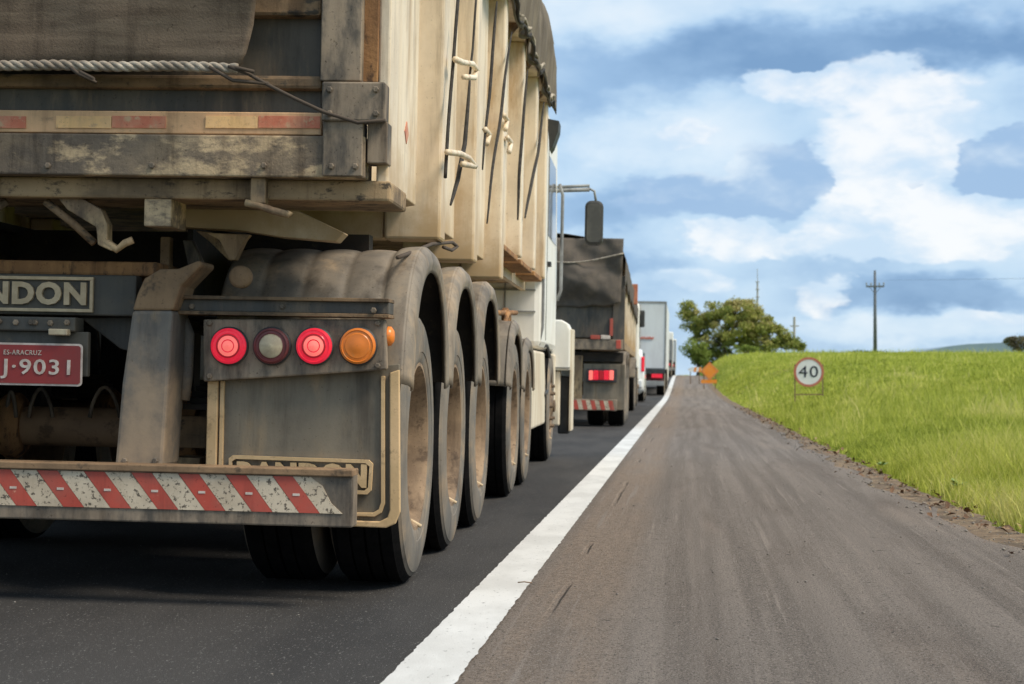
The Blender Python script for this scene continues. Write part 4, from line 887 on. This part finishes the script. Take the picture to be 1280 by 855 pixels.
# ================================================================== cars in the queue
def car(frame, label, L=3.75, hw=.85, H=1.52, light='plain', group=None):
    r = empty('car', mtx=frame.m, label=label, cat='car', group=group)
    # stations: y, half width low, half width belt, half width roof, z bottom, z belt, z top
    st = [(0, .95, .95, .88, .38, .95, 1.30), (.05, .99, .99, .91, .28, .95, H - .12), (.16, 1, 1, .92, .22, .97, H - .04), (.55, 1, 1, .90, .20, .97, H - .01), (1.4, 1, 1, .84, .18, .96, H), (2.1, 1, 1, .83, .18, .94, H - .05), (2.75, 1, .99, .80, .2, .93, 1.06), (3.3, .99, .96, .75, .22, .86, .90), (L - .12, .95, .90, .7, .26, .72, .74), (L, .88, .80, .6, .34, .58, .6)]
    def ring(s_):
        y, a, b, c, z0, z1, z2 = s_; a *= hw; b *= hw; c *= hw; mid = (z0 + z1) / 2
        half = [(0, z0), (a * .85, z0), (a, z0 + .10), (a * 1.01, mid), (b, z1), (b * .985, z1 + .02), (c + (b - c) * .15, z1 + (z2 - z1) * .85), (c, z2 - .02 if z2 - z1 > .1 else z2), (c * .85, z2 + .02), (0, z2 + .03)]
        return half
    mb = MB(); rings = [ring(s_) for s_ in st]; n = len(rings[0])
    full = [[(x, st[i][0], z) for x, z in rg] + [(-x, st[i][0], z) for x, z in rg[-2:0:-1]] for i, rg in enumerate(rings)]
    m = len(full[0])
    for q in full: mb.v += q
    for i in range(len(full) - 1):
        for j in range(m): mb.f.append((i * m + j, i * m + (j + 1) % m, (i + 1) * m + (j + 1) % m, (i + 1) * m + j))
    mb.f.append(tuple(range(m))); mb.f.append(tuple((len(full) - 1) * m + j for j in range(m)))
    body = mb.build('body', carwhite, r, smooth=True, fix=True, auto=45)
    MB().prism([(-hw * .72, 1.05), (hw * .72, 1.05), (hw * .66, H - .12), (-hw * .66, H - .12)], .05, .20).build('rear_window', glass_m, r, bevel=.02)
    MB().prism([(.62, 1.02), (.72, H - .12), (1.9, H - .14), (2.5, 1.02)], hw * .93, hw * .985, 'x').build('side_window', glass_m, r, both=True)
    MB().box(hw * .90, hw * 1.005, -.015, .12, .86, 1.28).build('tail_light', lens_on if light != 'plain' else lens_off, r, both=True, bevel=.02)
    MB().box(-hw * .95, hw * .95, -.07, .12, .40, .62).build('rear_bumper', carwhite, r, bevel=.03)
    MB().box(-.2, .2, -.08, -.06, .64, .76).build('licence_plate', boxgrey, r)
    for yw in (.62, 3.05):
        for s in (1, -1):
            wheel(r, s * (hw - .09), yw, .31, .19, s, False, n=32, rimm=boxgrey, plain=True)
    return r
car(Frame(-2.13, 51.0, .04, math.radians(.3)), 'small white car with red tail lights in the queue behind the white box truck', light='red', L=4.1)

# ================================================================== TRUCK 2: dark tarpaulin, lit red lamps
T2 = Frame(-2.19, 28.05, .025, math.radians(1.0), .02)
t2 = empty('dump_truck', mtx=T2.m, label='tipper truck with a lit red lamp bar, directly behind the white box truck', cat='truck', group='trucks queued along the road')
def B2(name, m, a, b, c, d, yl, dep, full=False, both=True, bevel=.006, fr=T2, par=t2, ztop=None):
    x0, x1, z0, z1 = fr.rect(a, b, c, d, yl)
    if full: x0 = -x1; both = False
    if ztop: z1 = ztop
    return MB().box(x0, x1, yl, yl + dep, z0, z1).build(name, m, par, bevel=bevel, both=both)
H2 = T2.at(778, 360, -.75)[0]; print('H2', H2)
ZT2 = 2.45
B2('tail_door', darkblue, 700, 350, 766, 422, -.75, .1, full=True)
B2('door_frame', darkblue, 766, 345, 781, 437, -.78, .14)
B2('rear_sill', grime, 700, 424, 779, 437, -.80, .2, full=True)
for a, b, c, d in ((738, 419, 750, 424), (762, 398, 766, 420), (770, 425, 776, 436)): B2('reflective_tape', red_refl, a, b, c, d, -.815, .06)
B2('reflective_tape', plate_wh, 751, 419, 763, 424, -.815, .06)
MB().box(-H2, H2, -.6, 17, 1.22, 1.35).build('body_floor', cream_dirty, t2)
MB().box(H2 - .16, H2 - .1, -.62, 17, 1.3, ZT2).build('side_wall', cream_grime, t2, both=True)  # darker than the ribs: side shadows put into the wall colour
MB().box(-H2 + .1, H2 - .1, 16.95, 17.05, 1.3, ZT2).build('front_wall', cream, t2)
for k in range(13):
    y0 = -.5 + k * 1.43; MB().box(H2 - .12, H2, y0, y0 + .16, 1.22, ZT2).build('side_rib', cream, t2, both=True, bevel=.01)
MB().box(H2 - .15, H2 + .01, -.6, 17, ZT2, ZT2 + .08).build('top_rail', cream_dirty, t2, both=True)
B2('lamp_crossmember', under, 700, 440, 779, 452, -.6, .3, full=True)
B2('mudflap', flap_m, 729, 455, 781, 512, -.62, .03)
lb = B2('lamp_bar', blackplastic, 733, 461, 771, 478, -.70, .06)
for a, b, m in ((736, 741, lens_core), (741.5, 748, lens_on), (748.5, 754, lens_ring), (754.5, 761, lens_on), (761.5, 767, lens_core)): B2('lens', m, a, 463, b, 475, -.72, .03, bevel=.01)
B2('bumper_post', cream_dirty, 714, 444, 728, 500, -.62, .15)
B2('bumper_bar', grime, 700, 499, 771, 513, -.75, .1, full=True)
xs0 = T2.at(700, 505, -.76)[0]
zl2, zh2 = T2.at(740, 512, -.76)[1], T2.at(740, 500.5, -.76)[1]
for k in range(9):
    a = T2.at(768, 505, -.76)[0] - k * .135
    for m, o in ((red_refl, 0), (white_worn, -.067)):
        if a + o - .1 < 0: continue
        MB().prism([(a + o - .1, zh2), (a + o - .034, zh2), (a + o, zl2), (a + o - .066, zl2)], -.758, -.7495).build('warning_stripe', m, t2, both=True)
for yy in (0, 1.28, 2.56, 11.5, 12.8):
    axle_pair(t2, yy, R=.5, w=.28, hw=1.2, n=36); mudguard(yy, .55, 1.2, ztop=1.15, a=.6, lobes=1, parent=t2, m=fender_m, lip=False)
for s in (1, -1): wheel(t2, s * 1.05, 17.6, .5, .28, s, False, n=36); MB().box(s * .4, s * .5, -.4, 16, .9, 1.2).build('chassis_rail', under, t2)
MB().prism([(17.1, .95), (17.1, 2.5), (17.2, 2.6), (18.7, 2.6), (19.1, 1.8), (19.15, .5), (18.3, .5), (18.2, .95)], -1.2, 1.2, 'x').build('cab', white_p, t2, bevel=.05)
MB().prism([(18.0, 1.75), (18.0, 2.35), (18.6, 2.35), (18.85, 1.75)], 1.19, 1.205, 'x').build('side_window', glass_m, t2, both=True)
x0, x1, z0, z1 = T2.rect(799, 388, 806, 409, 18.7); MB().box(x0, x1, 18.6, 18.75, z0, z1).build('mirror_shell', blackplastic, t2, bevel=.03)
MB().tube([(1.2, 18.7, z1 - .02), (x0 + .05, 18.68, z1 - .02)], .02, 6).build('mirror_arm', blackplastic, t2)
B2('side_lamp', tape_red, 789, 355, 797, 380, 9.0, .3)
tarp2 = empty('tarpaulin', mtx=T2.m, label='charcoal tarpaulin draped over the second tipper truck and sagging over its tail door', cat='tarpaulin')
_, zt2 = T2.at(740, 298, -.8); _, zl_ = T2.at(740, 393, -.8)
def t2fn(u, v):
    yy = -.80 + 18.0 * u; w = abs(v - .5) * 2; t = (1 - w) * 3
    prof = [(H2 + .03, ZT2 - .25), (H2 + .04, ZT2 + .10), (H2 - .08, zt2 - .02), (0, zt2 + .06)]; k = min(int(t), 2); f = t - k
    x = prof[k][0] * (1 - f) + prof[k + 1][0] * f; z = prof[k][1] * (1 - f) + prof[k + 1][1] * f + .05 * mnoise.noise((yy * 1.4, x * 2, 0)) + (.05 * math.sin(yy * 2.2) if t < .5 else 0)
    return ((x if v < .5 else -x), yy, z - .006 * yy)
MB().grid(t2fn, 110, 24).build('canvas_cover', tarp_dark, tarp2, smooth=True, solid=.01)
def t2flap(u, v):
    w = H2 - .02 + .03 * u; x = -w + 2 * w * v; zb = zl_ + .06 * x + .10 * abs(math.sin(x * 2.2 + .5)) + .05 * mnoise.noise((x * 3, 0, 0)) + .12 * max(0, x - .85) / .4
    z = zb + (zt2 - zb) * u
    return (x, -.83 - .07 * math.sin(PI * (1 - u)) + .05 * mnoise.noise((x * 2, z * 3, 0)) + .03 * mnoise.noise((x * 6, z * 7, 3)) + .05 * math.sin((x + z * 1.3) * 5), z)
MB().grid(t2flap, 30, 50).build('rear_flap', tarp_dark, tarp2, smooth=True, solid=.01)
P = [(x, -.92, zt2 - .28 - .10 * math.cos((x - .3) * 2.5)) for x in np.linspace(-1.15, 1.15, 24)]; MB().tube(P, .012, 6).build('tie_rope', rope_m, tarp2, smooth=True)

# ================================================================== TRUCK 3: white box truck
def far_truck(X, Y, yaw, zg, hw, zb, zt, L, m, label, deep=False, right_px=None):
    F = Frame(X, Y, zg, math.radians(yaw)); r = empty('box_truck', mtx=F.m, label=label, cat='truck', group='trucks queued along the road')
    bx = MB().box(-hw, hw, 0, L, zb, zt).build('cargo_box', m, r, bevel=.04)
    for s in (1, -1): MB().box(s * (hw - .05), s * (hw + .012), -.012, .05, zb, zt).build('corner_trim', boxgrey, r)
    MB().box(-hw, hw, -.014, .04, zt - .06, zt + .012).build('door_header', boxgrey, r)
    MB().box(-.02, .02, -.02, 0, zb + .05, zt - .08).build('door_seam', boxgrey, r)
    for x in (-.35, .35): MB().tube([(x, -.04, zb + .1), (x, -.04, zt - .1)], .02, 6).build('door_bar', boxgrey, r, smooth=True)
    MB().box(-hw, hw, -.02, .3, zb - .16, zb - .005).build('rear_sill', blackplastic, r)
    MB().box(-hw * .95, hw * .95, .25, .35, .55, zb - .18).build('underframe', darkred, r)
    MB().box(-hw * .97, hw * .97, -.05, .05, .38, .55).build('bumper_bar', boxgrey, r, bevel=.01)
    MB().box(hw * .62, hw * .92, -.01, .1, .66, .80).build('tail_lamp', lens_on, r, both=True)
    for s in (1, -1): MB().box(s * .4, s * .5, .3, L, .75, zb - .01).build('chassis_rail', under, r)
    for yy in (1.2, 2.45, L - .2):
        for s in (1, -1): wheel(r, s * (hw - .17), yy, .5, .3, s, True, n=28, plain=True)
    MB().prism([(L + .1, .6), (L + .1, 2.7), (L + 1.7, 2.7), (L + 2.0, 1.9), (L + 2.05, .5)], -hw, hw, 'x').build('cab', white_p, r, bevel=.06)
    return r, F
r3, F3 = far_truck(-2.13, 64.0, .15, .045, 1.28, .97, 3.37, 11.5, boxwhite, 'white box truck with faded red lettering, ahead of the tarpaulin-covered tipper')
F3z = F3.at(806, 422.5, -.03); lx0 = F3.at(796, 422, -.03)[0]; lx1 = F3.at(817, 422, -.03)[0]
lettering('logo_stripe', '~~~', (lx0 + lx1) / 2, -.01, F3z[1], (lx1 - lx0), .12, .02, logo_red, r3, bold=.05)
far_truck(-2.18, 100.0, .1, .66, 1.22, .95, 2.1, 7, boxgrey, 'small grey-sided truck near the crest, just ahead of the white box truck')
far_truck(-2.20, 125.0, .1, .74, 1.25, .95, 2.45, 8, boxwhite, 'farthest pale truck, at the crest of the road')

# ================================================================== signs
def put(px, py, Y):
    F = Frame(0, Y, 0, 0, 0); x, z = F.at(px, py, 0); return x, z
# 40 speed sign
x, z = put(1011, 465, 43); gz = float(ground_z(x, 43)); s_ = empty('speed_limit_sign', (x, 43, gz), label='round white 40 speed limit sign with red ring, on two legs in the grass', cat='road sign')
zc = z - gz; k = 43 / FPX; R = 18.5 * k
MB().lathe([(.001, 0), (R, 0), (R, .01), (.001, .01)], (0, .0, zc), 'y', 48).build('sign_plate', white_s, s_, fix=True)
MB().lathe([(R * .84, -.006), (R * .84, -.002), (R, -.002), (R, -.006), (R * .84, -.006)], (0, 0, zc), 'y', 48).build('sign_ring', red_s, s_, fix=True)
lettering('sign_number', '40', -.01, -.002, zc + .01, 24 * k, 14 * k, .006, black_s, s_, bold=.0)
for s in (-1, 1): MB().box(s * 17 * k - .013, s * 17 * k + .013, .012, .04, -.25, zc + R * .5).build('leg', signpost, s_)
for zz in (zc - R - 10 * k,  zc + R * .45): MB().box(-17 * k + .012, 17 * k - .012, .014, .036, zz, zz + .028).build('crossbar', signpost, s_)
# orange diamond works sign with its panel
YO = 76.0; x, z = put(887, 464, YO); gz = float(ground_z(x, YO)); k = YO / FPX
s_ = empty('works_sign', (x, YO, gz), label='orange diamond roadworks sign above an orange panel at the foot of the bank', cat='road sign'); zc = z - gz; d = 11.5 * k
MB().prism([(0, zc - d), (d, zc), (0, zc + d), (-d, zc)], 0, .02).build('diamond_plate', orange_s, s_, bevel=.005)
bd = MB(); e0, e1 = d * .90, d * .82
for a in range(4):
    c = lambda q, rr: (rr * math.cos(q * PI / 2), zc + rr * math.sin(q * PI / 2)); bd.prism([c(a, e0), c(a + 1, e0), c(a + 1, e1), c(a, e1)], -.006, -.002)
bd.build('diamond_border', tape_red, s_)
MB().box(-10.5 * k, 9 * k, .0, .02, zc - 15 * k, zc - 10.5 * k).build('panel', orange_s, s_)
for q in (-7, 7): MB().box(q * k - .02, q * k + .02, .025, .06, zc - 18 * k - .3, zc - 4 * k).build('leg', signpost, s_)
# arrow barrier to the left of it
YA = 84.0; x, z = put(868, 462, YA); gz = float(ground_z(x, YA)); k = YA / FPX
s_ = empty('works_barrier', (x, YA, gz), label='low white and orange barrier board left of the orange diamond sign', cat='barrier'); zc = z - gz
MB().prism([(-9 * k, zc), (-4 * k, zc + 3 * k), (9 * k, zc + 3 * k), (9 * k, zc - 3 * k), (-4 * k, zc - 3 * k)], 0, .03).build('board', white_s, s_)
for q in (0, 6): MB().prism([(q * k, zc + 3 * k), ((q + 3) * k, zc + 3 * k), ((q + 2) * k, zc - 3 * k), ((q - 1) * k, zc - 3 * k)], -.006, -.001).build('orange_stripe', orange_s, s_)
for q in (-5, 6): MB().box(q * k - .02, q * k + .02, .03, .06, -.1, zc).build('leg', signpost, s_)
# ------------------------------------------------------------------ pole, masts, wires
def ground_at(px, Y): x, _ = put(px, 440, Y); return x, float(ground_z(x, Y))
YP = 190.0; x, gz = ground_at(1094, YP); _, zt = put(1094, 338, YP); k = YP / FPX
p_ = empty('utility_pole', (x, YP, gz), label='tall utility pole with one crossarm standing behind the pasture', cat='utility pole', group='poles on the skyline')
MB().tube([(0, 0, -.5), (0, 0, zt - gz)], [.22, .12], 12).build('pole_shaft', concrete, p_, smooth=True)
zc = put(1094, 358, YP)[1] - gz
MB().box(-11 * k, 11 * k, -.22, -.10, zc - .10, zc + .08).build('crossarm', concrete, p_)
for q in (-10.5, -5, 5, 10.5): MB().lathe([(.001, .34), (.07, .30), (.05, .22), (.09, .16), (.05, .08), (.04, 0)], (q * k, -.16, zc + .08), 'z', 10).build('insulator', galv, p_, smooth=True)
MB().tube([(-7 * k, -.12, zc - .05), (0, -.16, zc - .8)], .03, 6).build('brace', concrete, p_, both=True)
wires = MB()
for q in (-10.5, 5, 10.5):
    P = []
    for j in range(41):
        t = j / 40; P.append((x + q * k + t * 120, YP - 5 - t * 60, gz + zc + .4 + 3.2 * t - 14 * t * (1 - t) * .45))
    wires.tube(P, .004, 4)
tag(wires.build('overhead_wires', blackplastic), 'thin overhead wires running right from the utility pole', 'wires')
YM = 260.0; x, gz = ground_at(947, YM); _, zt = put(947, 336, YM)
m_ = empty('radio_mast', (x, YM, gz), label='thin radio mast rising behind the broad tree', cat='mast', group='poles on the skyline')
MB().tube([(0, 0, -1), (0, 0, zt - gz - 2)], [.16, .12], 8).build('mast_shaft', sack_m, m_); MB().tube([(0, 0, zt - gz - 2), (0, 0, zt - gz)], .05, 6).build('mast_tip', sack_m, m_)
for q in range(4): MB().box(-.28, .28, -.28, .28, (zt - gz) * (.62 + .08 * q), (zt - gz) * (.62 + .08 * q) + .10).build('antenna_ring', sack_m, m_)
YM = 240.0; x, gz = ground_at(993, YM); _, zt = put(993, 396, YM)
m_ = empty('utility_pole', (x, YM, gz), label='short distant pole at the right end of the tree', cat='utility pole', group='poles on the skyline')
MB().tube([(0, 0, -1), (0, 0, zt - gz)], .16, 8).build('pole_shaft', sack_m, m_); MB().box(-.6, .6, -.1, .05, zt - gz - 1.3, zt - gz - 1.15).build('crossarm', sack_m, m_)

# ------------------------------------------------------------------ trees, bushes, hedge
def leaves(name, blobs, size, m, parent, per=1.0, shell=.45):
    VV, TT = [], []
    for (cx, cy, cz, rx, ry, rz, n, t0) in blobs:
        n = int(n * per); d = rng.standard_normal((n, 3)); d /= np.linalg.norm(d, axis=1)[:, None]; r = shell + (1 - shell) * rng.random(n) ** .7; r *= 1 + .18 * rng.standard_normal(n)
        P = d * r[:, None] * np.array([rx, ry, rz]) + np.array([cx, cy, cz])
        a = rng.standard_normal((n, 3)); a /= np.linalg.norm(a, axis=1)[:, None]; b = np.cross(a, rng.standard_normal((n, 3))); b /= np.linalg.norm(b, axis=1)[:, None]
        s = size * (.6 + .8 * rng.random(n))[:, None]
        VV.append(np.stack([P - a * s, P - b * s * .6, P + a * s, P + b * s * .6 + .2 * s * np.cross(a, b)], 1).reshape(-1, 3))
        TT.append(np.repeat(np.clip(t0 + .17 * rng.standard_normal(n), 0, 1), 4))
    V = np.concatenate(VV); F = np.arange(len(V)).reshape(-1, 4); return np_mesh(name, V, F, m, parent, tint=np.concatenate(TT))
def clumps(cx, cy, cz, rx, ry, rz, n, cr, nl, t0=.45, flat=.7, dt=.22):
    out = []
    for k in range(n):
        d = rng.standard_normal(3); d /= np.linalg.norm(d); r = .35 + .65 * rng.random() ** .6; q = cr * (.55 + .8 * rng.random())
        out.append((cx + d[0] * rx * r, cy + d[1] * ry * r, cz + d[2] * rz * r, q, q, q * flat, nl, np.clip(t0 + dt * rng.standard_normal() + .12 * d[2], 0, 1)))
    return out
def tree(px, py, rxp, ryp, Y, n, cr, nl, lm, label, base_px=None, t0=.45, size=.13, spread=None, cat='tree', name='broadleaf_tree', group=None):
    k = Y / FPX; x, z = put(px, py, Y); bx, gz = ground_at(base_px or px, Y); gz = min(gz, z - .3)
    o = empty(name, (bx, Y, gz), label=label, cat=cat, group=group); dx = x - bx; cz = z - gz
    B_ = clumps(dx, 0, cz, rxp * k, rxp * k * .8, ryp * k, n, cr, nl, t0) if spread is None else []
    if spread:
        for (a, b, c, d, nn, tt) in spread:
            xx, zz = put(a, b, Y); B_ += clumps(xx - bx, 0, zz - gz, c * k, c * k * .8, d * k, nn, cr, nl, tt)
    leaves('crown', B_, size, lm, o)
    tr = MB(); top = cz * .55
    tr.tube([(0, 0, -.4), (.06, .02, top * .5), (0, 0, top)], [.12 * cz ** .5, .09 * cz ** .5, .07 * cz ** .5], 8)
    for q in B_[:: max(1, len(B_) // 12)]: tr.tube([(0, 0, top * (.6 + .4 * random.random())), (q[0] * .5, q[1] * .5, top + (q[2] - top) * .6), (q[0], q[1], q[2])], [.05 * cz ** .5, .035 * cz ** .5, .012], 6)
    tr.build('trunk', bark, o, smooth=True); return o
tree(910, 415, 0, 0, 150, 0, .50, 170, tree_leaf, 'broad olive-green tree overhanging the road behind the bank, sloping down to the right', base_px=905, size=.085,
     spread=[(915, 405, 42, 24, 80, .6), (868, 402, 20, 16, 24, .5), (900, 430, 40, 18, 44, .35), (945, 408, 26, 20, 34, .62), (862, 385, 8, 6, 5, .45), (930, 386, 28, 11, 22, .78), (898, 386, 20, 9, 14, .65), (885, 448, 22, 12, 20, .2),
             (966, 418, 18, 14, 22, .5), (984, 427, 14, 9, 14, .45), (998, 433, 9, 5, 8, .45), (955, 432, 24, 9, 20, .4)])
tree(872, 440, 0, 0, 146, 0, .42, 170, bright_leaf, 'bright green bush under the left side of the broad tree', size=.075, spread=[(868, 436, 13, 12, 18, .6), (878, 446, 12, 8, 10, .4)], cat='bush', name='roadside_bush')
tree(930, 436, 0, 0, 132, 0, .3, 120, bright_leaf, 'low green shrub on top of the bank in front of the broad tree', size=.06, spread=[(928, 435, 10, 5, 8, .4), (945, 438, 10, 4, 6, .5)], cat='bush', name='bank_shrub')
tree(1275, 430, 0, 0, 150, 0, .5, 150, brown_leaf, 'brownish rounded bush on the skyline at the right edge', size=.07, spread=[(1270, 430, 14, 9, 12, .4), (1290, 428, 16, 10, 12, .4)], cat='bush', name='skyline_bush')
hb = []
for px in range(1003, 1205, 4):
    Yh = 150; x, gz = ground_at(px, Yh); k = Yh / FPX; hgt = (1.5 + 2.6 * abs(mnoise.noise((px * .06, 0, 0))) + (2.5 if 1060 < px < 1110 else 0)) * k * 1.3
    hb.append((x, Yh, gz + hgt * .4, .35, .4, hgt * .7, 90, .3 + .3 * random.random()))
h_ = leaves('hedge', hb, .06, hedge_leaf, None); tag(h_, 'low dark green hedge along the top of the pasture', 'hedge', kind='stuff')
# pale distant ridge and greenhouse strip behind the field on the right
def ridge(name, pts, Y, depth, m):
    mb = MB(); P = [put(a, b, Y) for a, b in pts]; mb.prism(P + [(P[-1][0], -8), (P[0][0], -8)], Y, Y + depth); return mb.build(name, m)
hill_m = mat('distant_hill_haze_blue', (.20, .27, .36), (.26, .33, .40), s=.02, r=1, bump=0)  # distance haze is put into the blue-grey colour
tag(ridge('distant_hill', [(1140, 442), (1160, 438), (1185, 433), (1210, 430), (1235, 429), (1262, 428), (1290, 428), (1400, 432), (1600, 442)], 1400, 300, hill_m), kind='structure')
